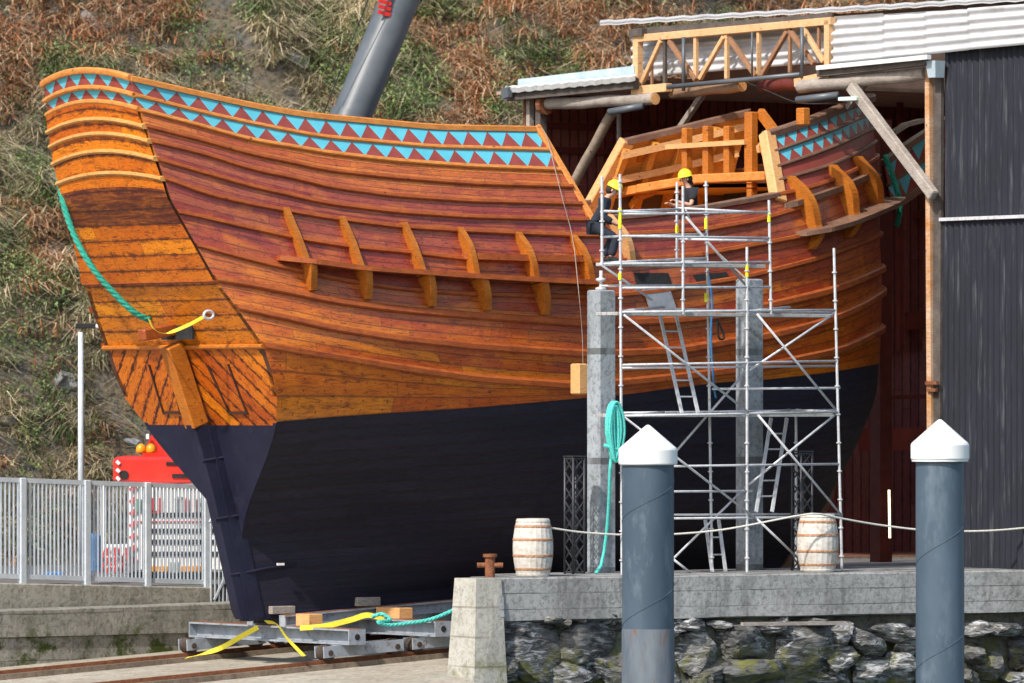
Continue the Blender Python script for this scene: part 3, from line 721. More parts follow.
# boulders set in the wall
def rockmat():
    m,nt,b=newmat('schist_boulders'); tc=objc(nt); p=geo(nt)
    n1=noise_(nt,p,1.6,6,.6); n2=noise_(nt,mapping(nt,p,(1.6,1.6,6),(0,R(38),R(20))),2.2,9,.68,.8); 
    c=ramp(nt,n1,[(.3,(.035,.035,.038)),(.48,(.10,.10,.10)),(.7,(.18,.165,.14))])
    c=mix(nt,math_(nt,'MULTIPLY',ramp(nt,n2,[(.50,0),(.58,.9)]),ramp(nt,noise_(nt,p,.9,3,.5),[(.42,.12),(.58,1)])),c,(.52,.53,.54)); c=mix(nt,ramp(nt,n2,[(.38,.9),(.47,0)]),c,(.012,.012,.014))
    sp=nt.nodes.new('ShaderNodeSeparateXYZ'); L(nt,p,sp.inputs[0])
    k=math_(nt,'MULTIPLY',ramp(nt,noise_(nt,p,2.6,5,.7),[(.5,0),(.6,.9)]),ramp(nt,math_(nt,'MULTIPLY',math_(nt,'SUBTRACT',-1.15,sp.outputs[2]),3),[(0,0),(1,1)]))
    c=mix(nt,k,c,(.14,.14,.03)); L(nt,c,b.inputs['Base Color']); b.inputs['Roughness'].default_value=.75
    bump(nt,b,n2,1.0,.06); return m
M['rock']=rockmat()
def ico(sub):
    import bmesh
    bm=bmesh.new(); bmesh.ops.create_icosphere(bm,subdivisions=sub,radius=1); v=[x.co.copy() for x in bm.verts]; f=[tuple(q.index for q in x.verts) for x in bm.faces]; bm.free(); return v,f
IV,IF=ico(4)
def rock(mb,c,rx,ry,rz,seed,X=DU,Y=DV,Z=DZ,rot=0,fac=1):
    rnd=random.Random(seed); pl=[]
    for i in range(9):
        d=Vector((rnd.gauss(0,1),rnd.gauss(0,1),rnd.gauss(0,1))).normalized(); pl.append((d,rnd.uniform(.50,.88)))
    cr,sr=math.cos(rot),math.sin(rot); vs=[]
    for v in IV:
        r=1.0
        for d,h in pl:
            q=v.dot(d)
            if q>0.01: r=min(r,h/q)
        r*=1+.10*noise.noise(v*2+Vector((seed,0,0)))+.06*noise.noise(v*6+Vector((seed,5,0)))+.03*noise.noise(v*15)
        q=v*r; x,z=q.x*rx,q.z*rz; x,z=x*cr-z*sr,x*sr+z*cr
        vs.append(c+X*x+Y*(q.y*ry)+Z*z)
    mb.add(vs,IF)
mb=MB()
rk=[(534,648,34,31,-.5),(592,636,32,24,.5),(575,675,30,16,.2),(612,668,24,22,0),(512,630,12,9,0),(560,622,10,8,.3),(545,619,9,6,0),(580,619,9,6,0),(600,617,10,7,.1),(617,622,9,9,0),(505,672,16,15,0),(640,650,22,24,0),
(692,650,22,26,.9),(739,641,30,17,.05),(715,672,24,18,.4),(752,672,34,15,.1),(801,652,32,30,.6),(700,679,12,10,0),(690,626,14,8,0),(716,624,10,7,0),(770,627,14,6,0),(838,632,14,13,.4),(864,642,18,15,-.4),(838,662,20,15,.2),(893,632,26,11,-.2),(905,646,18,10,.3),(868,672,22,14,.1),(898,670,18,18,0),(835,681,20,9,0),(925,640,18,16,0),(930,668,20,18,0),(976,630,14,9,.2),(1000,628,18,8,0),(990,668,12,16,0),(1018,650,12,20,0),(975,655,12,12,0),(1014,678,14,9,0),(960,678,14,9,0),(1040,640,20,20,0),(1045,675,20,16,0),(486,690,20,10,0),(780,620,8,5,0),(812,621,10,5,0),(655,682,20,12,0),(670,628,12,10,0)]
for i,(x,y,a_,b_,r_) in enumerate(rk):
    p=None
    for it in range(1):
        u=uv_of(Pv(x,y,6.6))[0]; p=Pv(x,y,VE(u)-.22+random.uniform(-.05,.05))
    rock(mb,p,a_/58/.80*1.13,.32+.1*random.random(),b_/58*1.15,i*3.7+1,rot=r_)
o=mb.build('rubble_stones',M['rock'],quay); smooth_angle(o,28)
mb=MB(); mb.bar(Pv(742,624,VE(7)+.04),Pv(845,623,VE(9)+.04),.09,.06,up=DZ); mb.build('ledge_plank',M['old'],quay)
# left side walls
lw=empty('retaining_wall',W(-6,-5,-2),'stained grey concrete retaining wall with mossy ledge, left of the ship','retaining wall')
VL=-4.6
def wallq(mb,pts_top,zb,v0,v1):
    P=[]
    for x,y in pts_top:
        p=Pv(x,y,v0); u,_=uv_of(p); P.append([W(u,v1,zb),W(u,v1,p.z),W(u,v0-.02,p.z),W(u,v0,p.z-.02),W(u,v0,zb),W(u,v1,zb)])
    mb.grid(P,flip=True); mb.add(P[0][:5],[(4,3,2,1,0)]); mb.add(P[-1][:5],[(0,1,2,3,4)])
mb=MB(); wallq(mb,[(-260,628),(0,618),(100,614),(215,609),(300,606),(420,602)],-2.2-1,VL,VL-1.2); mb.build('lower_wall',M['concwall'],lw)
mb=MB(); wallq(mb,[(-260,620.5),(0,610.5),(100,607.5),(215,603.5),(300,600),(420,596)],-1.25,VL+.07,VL-.6); 
ob=mb.build('ledge_coping',M['concwall'],lw)
VF=-5.3
M['concpw']=concrete('pale_stained_wall_concrete',(.27,.25,.21),(.42,.40,.34),(.09,.085,.06),0)
mb=MB(); wallq(mb,[(-260,571),(0,583),(100,585),(216,587.5)],-1.6,VF,VF-.35); mb.build('upper_wall',M['concpw'],lw)
# moss stain: a real growth patch, 5 mm proud
# fence panels
M['galvfence']=rough_mat('galvanised_fence_steel',(.48,.53,.58),(.62,.66,.70),5,.45,.03,metal=.1,spec=.5)
fence=empty('railing_fence',Pv(100,585,VF-.17),'light grey steel picket fence on the concrete wall left of the ship','fence')
VFm=VF-.17
def fy(x,t): # t 0 bottom 1 top
    return (581+ (x)*.030)*(1-t)+(478+x*.036)*t
postx=[-250,-185,-114,-46,22,86.5,147,206]
for x in postx:
    a=Pv(x,fy(x,0)+3,VFm);b=Pv(x,fy(x,1)-1,VFm); mb=MB(); mb.bar(a,b,.13,.13,up=DU,bev=.012); pp=mb.build('post',M['galvfence'],fence)
    mb=MB(); mb.box(a+DZ*.0,.12,.12,.012,DU,DV,DZ); mb.build('base_plate',M['galvfence'],pp)
for x0,x1 in zip(postx,postx[1:]):
    mb=MB()
    for t in (.985,.05): mb.bar(Pv(x0,fy(x0,t),VFm),Pv(x1,fy(x1,t),VFm),.06,.085)
    n=16
    for i in range(1,n):
        x=x0+(x1-x0)*i/n; mb.bar(Pv(x,fy(x,.04),VFm),Pv(x,fy(x,.985),VFm),.052,.02,up=DU)
    mb.build('picket_panel',M['galvfence'],fence)
f2=empty('stair_railing',Pv(222,600,VF-.1),'short sloping grey rail panel at the wall end, beside the ship rudder','railing')
mb=MB()
for y0,y1 in ((520,540),(607,611)): mb.bar(Pv(210,y0,VF),Pv(240,y1,VF),.05,.07)
mb.build('rail',M['galvfence'],f2)
mb=MB()
for i in range(8): x=211+i*4; mb.bar(Pv(x,608+.1*i,VF),Pv(x,521+2.6*i,VF),.03,.03,up=DU)
mb.bar(Pv(214,600,VF),Pv(228,570,VF),.05,.04,up=DU); mb.build('pickets',M['galvfence'],f2)
# lamp post
lp=empty('street_lamp',PD(81,560,121),'slim grey lamp post with a flat black and white head, behind the left fence','street lamp')
mb=MB(); mb.tube([PD(81,565,121),PD(81,450,121),PD(80.6,332,121)],[.065,.058,.048],10); mb.build('pole',M['galvfence'],lp,smooth=True)
mb=MB(); mb.box(PD(86,326,121),.19,.09,.045,bev=.01); hd=mb.build('lamp_head',M['darkrub'],lp)
mb=MB(); mb.box(PD(97,326,121),.14,.085,.035,bev=.01); mb.build('lamp_lens',M['whitepaint'],lp)
# crane vehicle
D0=124.0
crane=empty('mobile_crane',PD(185,585,D0),'red and white mobile crane parked behind the fence with its long grey boom raised','crane')
def pbox(mb,x0,y0,x1,y1,D,dep,bev=.02,mi=0):
    a=PD(x0,y0,D);b=PD(x1,y1,D); c=(a+b)/2+Vector((0,dep/2,0)); mb.box(c,abs(b.x-a.x)/2,dep/2,abs(a.z-b.z)/2,mi=mi,bev=bev)
mb=MB(); pbox(mb,129,484,246,572,D0,7,.05); mb.build('chassis_body',M['whitepaint'],crane)
mb=MB()
for y in (515,531,542,554): pbox(mb,151,y-2.4,226,y+2.2,D0-.03,.04,.005)
mb.build('louvre',M['darkrub'],crane)
mb=MB(); pbox(mb,137,521,232,522.3,D0-.03,.03,0); mb.build('red_stripe',M['red'],crane)
for x0,x1 in ((151,168),(181,205)):
    mb=MB(); pbox(mb,x0,566,x1,572,D0-.05,.05,.01); mb.build('tail_light',M['amberlamp'],crane)
M['greymark']=rough_mat('grey_marking',(.30,.33,.32),(.36,.40,.38),3,.5,0); M['greenmark']=rough_mat('green_marking',(.10,.30,.18),(.12,.34,.2),3,.5,0)
mb=MB(); pbox(mb,170,562,179,573,D0-.04,.04,.01); mb.build('number_plate',M['greymark'],crane)
mb=MB()
for x,c_ in ((138,1),):
    pbox(mb,136,499,141,512,D0-.04,.03,0)
mb.build('lettering',M['greenmark'],crane)
mb=MB(); mb.add([PD(143,505,D0-.04),PD(150,498,D0-.04),PD(150,512,D0-.04)],[(0,1,2)]); mb.build('arrow_mark',M['red'],crane)
for s in ([(152,498),(152,512),(160,512),(160,498)],[(176,512),(176,498),(183,498),(183,512)],[(187,498),(187,512)],[(195,512),(195,498)],[(200,498),(200,512)],[(207,498),(201,505),(207,512)]):
    mb=MB()
    for p,q in zip(s,s[1:]): mb.bar(PD(*p,D0-.04),PD(*q,D0-.04),.05,.03,up=Vector((0,1,0)))
    mb.build('letter',M['red'] if s[0][0] not in (176,200) else M['greymark'],crane)
# chevron panels red on white
mb=MB(); 
for k in range(7):
    y=486+k*12
    mb.bar(PD(130,y+5,D0-.03),PD(136,y,D0-.03),.09,.03,up=Vector((0,1,0)))
mb.build('chevron_marking',M['red'],crane)
mb=MB(); pbox(mb,100,572,104,484,D0+1,.1,0); pbox(mb,98,545,130,574,D0-.2,.8,.03); mb.build('outrigger_box',M['whitepaint'],crane)
mb=MB()
for k in range(3): mb.bar(PD(101+k*10,572,D0-.24),PD(107+k*10,548,D0-.24),.10,.03,up=Vector((0,1,0)))
mb.build('chevron_marking',M['red'],crane)
for x in (140,215):
    mb=MB(); c=PD(x,583,D0+.6); mb.tube([c-Vector((.22,0,0)),c+Vector((.22,0,0))],.5,20); mb.build('wheel',M['darkrub'],crane)
mb=MB(); pbox(mb,113,457,200,483,D0+.3,3.4,.06); 
q=[PD(x,y,D0+.8) for x,y in ((140,460),(152,434),(160,440),(200,462))]; mb.hexa([q[0],q[3],q[3]+Vector((0,1.2,0)),q[0]+Vector((0,1.2,0)),q[1],q[2],q[2]+Vector((0,1.2,0)),q[1]+Vector((0,1.2,0))])
mb.build('superstructure',M['red'],crane)
for k in range(3):
    mb=MB(); mb.bar(PD(116.5,461+k*8,D0+.27),PD(119.5,464+k*8,D0+.27),.06,.03,up=Vector((0,1,0))); mb.build('white_marking',M['whitepaint'],crane)
mb=MB(); pbox(mb,146,439,149,434,D0+.6,.1,0); mb.build('white_marking',M['whitepaint'],crane)
mb=MB(); c=PD(124,475,D0+.28); mb.tube([c,c+Vector((0,.06,0))],.09,12); mb.build('recess',M['darkrub'],crane)
mb=MB(); pbox(mb,166,462,186,465,D0+.27,.05,0); mb.build('recess',M['darkrub'],crane)
mb=MB(); pbox(mb,172,474,205,478,D0+.27,.05,0); mb.build('recess',M['darkrub'],crane)
for x,y in ((141,449),(151,449)):
    mb=MB(); c=PD(x,y+4,D0+.5); mb.lathe(c,[(.09,0),(.10,.04),(.085,.13),(.04,.17),(.01,.18)],12); mb.build('beacon',M['amberlamp'],crane,smooth=True)
# boom
M['boomgrey']=rough_mat('grey_boom_paint',(.07,.082,.095),(.11,.122,.135),1.2,.4,0,spec=.5)
bA=PD(200,486,127.5); bB=PD(352,115,129); dirb=(bB-bA).normalized(); bC=PD(399.5,0,129.5); bD=bC+(bC-bB)*1.6
def boomsec(mb,a,b,w,h):
    Z=(b-a).normalized(); X=Z.cross(Vector((0.35,-1,0)).normalized()).normalized(); Y=X.cross(Z)
    pr=[(w*math.cos(t)*1.0,h*math.sin(t)*1.0) for t in [2*math.pi*(k+.3)/24 for k in range(24)]]
    P=[[c+X*p+Y*q for p,q in pr]+[c+X*pr[0][0]+Y*pr[0][1]] for c in (a,b)]
    mb.grid(P); mb.add(P[0][:-1],[tuple(range(24))]); mb.add(P[-1][:-1],[tuple(range(23,-1,-1))])
mb=MB(); boomsec(mb,bA,bB.lerp(bC,.0),.43,.44); 
boom=mb.build('boom',M['boomgrey'],crane,smooth=True)
mb=MB(); boomsec(mb,bB-dirb*.02,bD,.39,.40); smooth_angle(mb.build('boom_section',M['boomgrey'],crane),50)
mb=MB()
Zb=(bC-bB).normalized(); Xb=Zb.cross(Vector((.35,-1,0)).normalized()).normalized(); Yb=Xb.cross(Zb)
sgn=-1 if (Yb.y>0) else 1
for k in range(6):
    c=PD(385+k*.35,16-k*5.5,129.35); c=c+Vector((0,-.385,0)); mb.bar(c-Xb*.15,c+Xb*.11+Zb*.05,.075,.03,up=Vector((0,1,0)))
mb.build('boom_marking',M['red'],crane)
mb=MB(); mb.tube([PD(322,118,128.4),PD(368,0,128.6),PD(414,-120,128.8)],.012,5); mb.build('hoist_cable',M['darkrub'],crane)
# a blue drum and striped barrier behind the fence
bp=MB(); c=PD(93,572,121); bp.lathe(c,[(.16,0),(.15,.02),(.15,.62),(.13,.7),(.05,.72)],16); M['blue']=rough_mat('blue_plastic',(.03,.16,.42),(.05,.2,.5),3,.5,0)
tag(bp.build('plastic_post',M['blue'],smooth=True),'blue plastic post standing upright behind the fence, left of the red striped boards','post')
bp=MB(); pbox(bp,44,572,62,580,121,.5,.02); tag(bp.build('utility_box',M['blue']),'low blue plastic box on the ground behind the fence','box')
bar_=empty('striped_barrier',PD(112,580,122),'low red and white striped barrier boards behind the fence beside the crane','barrier')
mb=MB(); pbox(mb,97,556,126,563,122,.05,0); pbox(mb,97,566,126,573,122,.05,0); bd=mb.build('board',M['whitepaint'],bar_)
mb=MB()
for k in range(4):
    for y in (556,566): mb.bar(PD(99+k*7,y+7,121.97),PD(103+k*7,y,121.97),.06,.02,up=Vector((0,1,0)))
mb.build('stripe',M['red'],bd)
mb=MB(); pbox(mb,98,554,99.5,582,122,.05,0); pbox(mb,123.5,554,125,582,122,.05,0); mb.build('leg',M['greysteel'],bar_)
# ================================================================ slip rails and cradle
rails=[]
M['oldbase']=concrete('rust_stained_rail_base',(.13,.10,.075),(.24,.19,.14),(.06,.04,.03),0)
for v in (-2.1,2.1):
    nm='slipway_rail'
    mb=MB(); P=[]
    for u in (-50,-20,-5,5,20,29):
        z=zs(u); P.append([W(u,v-.2,z-.02),W(u,v-.18,z+.09),W(u,v+.18,z+.09),W(u,v+.2,z-.02)])
    mb.grid(P); pl=mb.build('rail_plinth',M['oldbase']); pl.location=pl.location
    mb=MB(); mb.bar(W(-50,v,zs(-50)+.12),W(29,v,zs(29)+.12),.07,.07,up=DZ); rr=mb.build('rail',M['rust'],pl)
    tag(pl,'rust edged rail on low concrete plinth, '+('far side of the slip beyond the cradle' if v<0 else 'near side of the slip under the cradle end'),'rail',group='rails of the slipway')
cr=empty('launching_cradle',W(2,0,zs(2)+.3),'grey steel cradle of beams on wheeled bogies under the ship stern, tied with yellow straps','cradle')
def ibeam(a,b,h,w,name,ends=True):
    mb=MB(); a=Vector(a);b=Vector(b); d=(b-a).normalized(); X=d.cross(DZ).normalized()
    for z,hh in ((h/2-.015,.03),(-h/2+.015,.03)): mb.bar(a+DZ*z,b+DZ*z,w,hh)
    mb.bar(a,b,.02,h-.06)
    if ends:
        for q in (a,b): mb.bar(q-d*.012,q+d*.012,w*.98,h*.99,up=DZ)
    o=mb.build(name,M['greysteel'],cr)
    if ends:
        m2=MB(); m2.tube([b+d*.012,b+d*.02],.055,12); m2.build('lifting_hole',M['darkrub'],o)
        m3=MB(); m3.bar(a+DZ*(h/2+.004),b+DZ*(h/2+.004),w*.9,.006); m3.build('rust_film',M['rust'],o)
M['wheel']=rough_mat('grimy_wheel_steel',(.035,.028,.024),(.09,.06,.045),8,.7,.3)
def bogie(u,v,Lb,near):
    z=zs(u)+.12
    mb=MB()
    for dv in (-.13,.13): mb.bar(W(u-Lb/2,v+dv,zs(u-Lb/2)+.30),W(u+Lb/2,v+dv,zs(u+Lb/2)+.30),.03,.2)
    mb.box(W(u,v,z+.2),Lb*.3,.12,.05,DU,DV,DZ); o=mb.build('bogie',M['greysteel'],cr)
    for k in (-.42,.42):
        uu=u+Lb*k; w_=MB(); c=W(uu,v,zs(uu)+.15+.13); w_.tube([c-DV*.10,c+DV*.10],.14,20); w_.tube([c-DV*.17,c+DV*.17],.05,10); w_.build('wheel',M['wheel'],o)
        w_=MB()
        for q in (-.15,.15): w_.tube([c+DV*(q-.012),c+DV*(q+.012)],.04,12)
        w_.build('axle_cap',M['rust'],o)
for u in (.55,2.4,4.3,6.2,8.6): ibeam(W(u,-2.45,zs(u)+.53),W(u,2.45,zs(u)+.53),.27,.36,'cross_beam')
for v in (-2.1,2.1):
    for u in (.95,2.85,4.75,6.6,8.7): bogie(u-.1,v,1.7,v>0)
for v in (-.5,.5): ibeam(W(.35,v,zs(.35)+.77),W(9,v,zs(9)+.77),.2,.18,'long_beam')
for i,(u,v,l,h,w_) in enumerate(((.55,0,.5,.14,.5),(.6,.95,.4,.22,.3),(2.4,0,.5,.16,.5),(2.4,1.0,.7,.2,.3),(4.3,1.0,.5,.26,.4),(4.4,2.0,.5,.20,.6),(6.2,1.3,.8,.35,.4))):
    mb=MB(); mb.box(W(u,v,zs(u)+.67+h/2+(.20 if abs(v)<.6 else 0)),w_/2,l/2,h/2,DU,DV,DZ,bev=.01)
    mb.build('timber_block',M['fresh'] if i%2 else M['old'],cr)
def ribbon(pts,w,mat,name,parent=None,label=None,cat=None,group=None):
    mb=MB();P=[]; n=len(pts); fine=[]
    for i in range(n-1):
        for k in range(6): 
            t=k/6; p0=pts[max(i-1,0)];p1=pts[i];p2=pts[i+1];p3=pts[min(i+2,n-1)]
            fine.append(.5*((2*p1)+(p2-p0)*t+(2*p0-5*p1+4*p2-p3)*t*t+(3*p1-p0-3*p2+p3)*t**3))
    fine.append(pts[-1])
    for i,p in enumerate(fine):
        T=(fine[min(i+1,len(fine)-1)]-fine[max(i-1,0)]).normalized(); X=T.cross(Vector((.6,-.7,.4))).normalized()
        P.append([p-X*w/2,p+X*w/2,p+X*w/2+Vector((.0,.012,-.006)),p-X*w/2+Vector((0,.012,-.006)),p-X*w/2])
    mb.grid(P); o=mb.build(name,mat,parent)
    if label: tag(o,label,cat,group)
    return o
def rope(pts,r,mat,name,label=None,cat=None,group=None,parent=None,lay=True,closed=False):
    pts=[Vector(p) for p in pts]; n=len(pts); fine=[]
    for i in range(n-1):
        Ls=max(3,int((pts[i+1]-pts[i]).length/max(r*1.2,.02))); Ls=min(Ls,60)
        for k in range(Ls):
            t=k/Ls; p0=pts[max(i-1,0)];p1=pts[i];p2=pts[i+1];p3=pts[min(i+2,n-1)]
            fine.append(.5*((2*p1)+(p2-p0)*t+(2*p0-5*p1+4*p2-p3)*t*t+(3*p1-p0-3*p2+p3)*t**3))
    fine.append(pts[-1]); mb=MB()
    if lay and r>.015:
        acc=0; strands=[[],[],[]]
        for i,p in enumerate(fine):
            T=(fine[min(i+1,len(fine)-1)]-fine[max(i-1,0)]).normalized(); X=T.cross(Vector((.3,.9,.2))).normalized(); Y=X.cross(T)
            if i: acc+=(p-fine[i-1]).length
            for s in range(3):
                a_=acc/(r*7)*2*math.pi+s*2.094; strands[s].append(p+(X*math.cos(a_)+Y*math.sin(a_))*r*.5)
        for s in strands: mb.tube(s,r*.62,6)
    else: mb.tube(fine,r,6)
    o=mb.build(name,mat,parent,smooth=True)
    if label: tag(o,label,cat,group)
    return o
SG='yellow straps tying the cradle'
ribbon([Pv(258,627,.75),Pv(240,637,1.2),Pv(218,649,1.6),Pv(186,658,-.3+1.2)],.085,M['strap'],'lashing_strap',label='yellow strap slanting down left from the rudder foot to the cradle',cat='strap',group=SG)
ribbon([Pv(266,622,.6),Pv(277,624,1.2),Pv(287,638,1.9),Pv(304,656,2.35)],.09,M['strap'],'lashing_strap',label='yellow strap slanting down right from the rudder foot to the near bogie',cat='strap',group=SG)
ribbon([Pv(300,628,1.2),Pv(325,626,1.5),Pv(350,620,1.6),Pv(368,615,1.7),Pv(384,620,1.8)],.10,M['strap'],'lashing_strap',label='crumpled yellow strap lying along the cradle timbers beside the teal rope',cat='strap',group=SG)
rope([Pv(372,617,1.9),Pv(382,614,2.0),Pv(390,620,2.1),Pv(378,622,2.2),Pv(388,625,2.2),Pv(410,623,2.3),Pv(432,619,2.4),Pv(456,609,2.5)],.035,M['tealrope'],'mooring_rope','thin teal rope lying across the cradle under the ship','rope')
# green rope at the stern and strop
rope([Pv(57,148,-1.9),Pv(58,172,-1.75),Pv(64,205,-1.55),Pv(75,237,-1.3),Pv(92,267,-1.0),Pv(112,291,-.8),Pv(134,312,-.6),Pv(150,320,-.55)],.055,M['greenrope'],'mooring_rope','thick green rope hanging in a curve down the ship stern','rope')
ribbon([Pu(149,319,-2.05),Pu(154,329,-2.3),Pu(166,333,-2.4),Pu(186,326,-2.2),Pu(203,317,-1.95)],.06,M['strap'],'sling',label='pale yellow sling wrapped around the tiller end at the stern',cat='sling')
sh=MB(); cc=Pu(207,315,-1.98)
sh.tube([cc+DU*(.11*math.cos(t))*.9+DZ*(.07*math.sin(t))+DV*.05 for t in [k*2*math.pi/14 for k in range(15)]],.026,7,cap=False); tag(sh.build('shackle',M['steel'],smooth=True),'small silver shackle at the right end of the yellow sling','shackle')
rope([Pv(885,155,1.2),Pv(891,172,1.25),Pv(897,190,1.3),Pv(900,207,1.3),Pv(897,226,1.2)],.055,M['greenrope'],'mooring_rope','thick green rope hanging off the ship bow inside the shed','rope')
# ================================================================ piles
M['pilepaint']=rough_mat('blue_grey_pile_paint',(.048,.074,.104),(.078,.112,.150),1.1,.5,.06,c3=(.105,.14,.175),spec=.4,stretch=(1,1,.35))
M['pilelow']=rough_mat('worn_pile_waterline',(.08,.10,.125),(.15,.17,.19),3,.7,.2,c3=(.15,.085,.06),stretch=(1,1,.25))
def pile(px,ptop,cone_apex,rimb,hw,rimw,D,rust_y,label,seams):
    base=PD(px,400,D); base.z=-7
    e=empty('mooring_pile',base,label,'pile','mooring piles in front of the quay')
    r=hw/F*D; zt=CZ+(HZ-ptop)*D/F; zr_=CZ+(HZ-rust_y)*D/F
    mb=MB(); prof=[(r*1.0,zr_-.01+7),(r,zt+7)]; mb.lathe(base,prof,48); o=mb.build('shaft',M['pilepaint'],e); smooth_angle(o,40)
    mb=MB(); mb.lathe(base,[(r*1.015,0),(r*1.015,zr_+7),(r*1.0,zr_+7.02)],48); smooth_angle(mb.build('lower_shaft',M['pilelow'] if rust_y<675 else M['pilepaint'],e),40)
    za=CZ+(HZ-cone_apex)*D/F; zb=CZ+(HZ-rimb)*D/F; R2=rimw/F*D
    mb=MB(); mb.lathe(base,[(r*1.01,zt+7-.10),(R2*.965,zt+7-.10),(R2*.97,zb+7-.09),(R2,zb+7-.07),(R2,zb+7+.14),(R2*.97,zb+7+.17),(.06,za+7-.03),(.02,za+7)],48); smooth_angle(mb.build('conical_cap',M['whitepaint'],e),12)
    for y0,y1 in seams:
        mb=MB(); pts=[]
        for k in range(25):
            t=math.pi*(1.0+k/24); z=CZ+(HZ-(y0+(y1-y0)*k/24))*D/F; pts.append(Vector((base.x+r*1.004*math.cos(t),base.y+r*1.004*math.sin(t),z)))
        mb.tube(pts,.006,5); mb.build('weld_seam',M['pilepaint'],e)
    return e
pile(648,455,425,459,26,29.5,101,630,'blue grey steel pile with white cone cap, left of the two, with a rusty band',[(522,480),(628,583),(735,690)])
pile(940,455,419.5,454,24.3,29.3,101.5,690,'blue grey steel pile with white cone cap, right of the two, before the black wall',[(566,520),(672,628)])
# ================================================================ concrete columns
def column(x0,x1,yt,v,label):
    a=Pv((x0+x1)/2,yt,v); w=(x1-x0)/57/(CA+SA); b=Vector((a.x,a.y,-.02))
    mb=MB(); mb.bar(b,a,w,w,up=DU,bev=.025); o=mb.build('concrete_column',M['conccol'])
    return tag(o,label,'column','concrete columns beside the ship')
column(586.5,616,290,4.6,'tall grey concrete column left of the scaffold, with a teal rope coil on it')
column(735,764,279,4.6,'tall grey concrete column standing inside the right half of the scaffold')
mb=MB(); c=Pv(601,289,4.6); mb.lathe(c-DZ*.02,[(.10,0),(.10,.04),(.03,.06),(.03,.14),(.09,.16),(.09,.2),(.03,.22),(.03,.34)],14); tag(mb.build('insulator_fitting',M['steel'],smooth=True),'small steel jack fitting on top of the left concrete column','fitting')
# rope coil
mb=MB(); base=Pv(613,432,5.98)
for k in range(12):
    rx=.045+.0105*k; rz=.40+.010*k; off=DV*(.04+.045*math.sin(k*2.4))+DU*(.012*math.sin(k*1.9)); q=[]
    for j in range(33):
        t=2*math.pi*j/32; wv=1-.45*max(0,-math.sin(t)); q.append(base+off+DU*(rx*math.cos(t)*wv+.012*math.sin(2*t+k*1.3))+DZ*(rz*math.sin(t)+.015*math.cos(2*t+k)))
    mb.tube(q,.027,7,cap=False)
pts=[Pv(612,452,5.95),Pv(610,470,5.9),Pv(609.5,490,5.8),Pv(608.5,510,5.7),Pv(607,530,5.6),Pv(604.5,550,5.5),Pv(601,566,5.5),Pv(596,573,5.6)]
mb.tube(pts,.03,8)
mb.tube([base+DU*.22+DZ*-.25,base-DZ*.30+DV*.08,base-DU*.2-DZ*.22],.03,7)
tag(mb.build('rope_coil',M['tealrope'],smooth=True),'coiled teal rope hung at the left concrete column, one end trailing down','rope')
# fender block
fd=empty('hanging_fender',Pv(578,380,3.75),'pale wooden block hanging on a thin line against the hull left of the column','fender')
mb=MB(); mb.box(Pv(579,379,3.75),.10,.13,.27,DU,DV,DZ,bev=.02); mb.build('block',M['fresh'],fd)
rope([Pv(583,364,3.75),Pv(582,330,3.8),Pv(578,285,3.85)]+[HP(*hit(x,y),1,.12) for x,y in ((569,240),(560,205),(551,170),(543,140))]+[HP(*hit(538,130),1,.0)+DZ*.1],.007,M['old'],'line',parent=fd)
# barrels
M['cask']=timber('whitewashed_cask_staves',(.50,.47,.42),(.66,.63,.58),(.26,.16,.10),.85,(1,1,.3))
M['hoop']=rough_mat('rusty_hoop',(.33,.15,.07),(.48,.26,.15),10,.9,.2,c3=(.55,.48,.40))
def barrel(x0,x1,yt,v,label):
    cx=(x0+x1)/2; t=Pv(cx,yt,v); base=Vector((t.x,t.y,.0)); h=t.z; r=(x1-x0)/2/59.5
    e=empty('barrel',base,label,'barrel','whitewashed barrels on the quay')
    def rr(z): k=(z/h-.5)*2; return r*(1-.21*k*k)
    mb=MB(); n=44; prof=[(rr(h*i/10),h*i/10) for i in range(11)]; V=[];fs=[]
    for i,(q,z) in enumerate(prof):
        for k in range(n):
            a=2*math.pi*k/n; g=q-(.006 if k%2 else 0); V.append(base+Vector((g*math.cos(a),g*math.sin(a),z)))
    for i in range(10):
        for k in range(n): fs.append((i*n+k,i*n+(k+1)%n,(i+1)*n+(k+1)%n,(i+1)*n+k))
    mb.add(V,fs); mb.build('staves',M['cask'],e)
    mb=MB(); mb.lathe(base,[(.02,h-.03),(rr(h)-.02,h-.03),(rr(h)-.01,h-.025)],28); mb.build('barrel_head',M['hoop'],e)
    for z in (.03,.13,.36,.64,.87,.965):
        z*=h; mb=MB(); mb.lathe(base,[(rr(z-.022)+.001,z-.022),(rr(z-.016)+.007,z-.015),(rr(z+.016)+.007,z+.015),(rr(z+.022)+.001,z+.022)],40); mb.build('hoop',M['hoop'] if z/h<.9 and z/h>.1 else M['cask'],e)
    return e
barrel(512.5,553.5,518.5,5.72,'whitewashed wooden barrel at the left end of the quay, beside the rusty cross bollard')
barrel(796,839.5,514,6.4,'whitewashed wooden barrel with a rusty top at the foot of the scaffold')
# cross bollard
mb=MB(); c=Pv(490,575,5.6); c.z=-.01; mb.lathe(c,[(.085,0),(.085,.34),(.12,.35),(.12,.40),(.02,.405)],16); mb.tube([c+Vector((-.22,0,.21)),c+Vector((.22,0,.21))],.045,12)
o=mb.build('cross_bollard',M['rust']); smooth_angle(o,40); tag(o,'small rust orange cross shaped bollard at the left end of the quay','bollard')
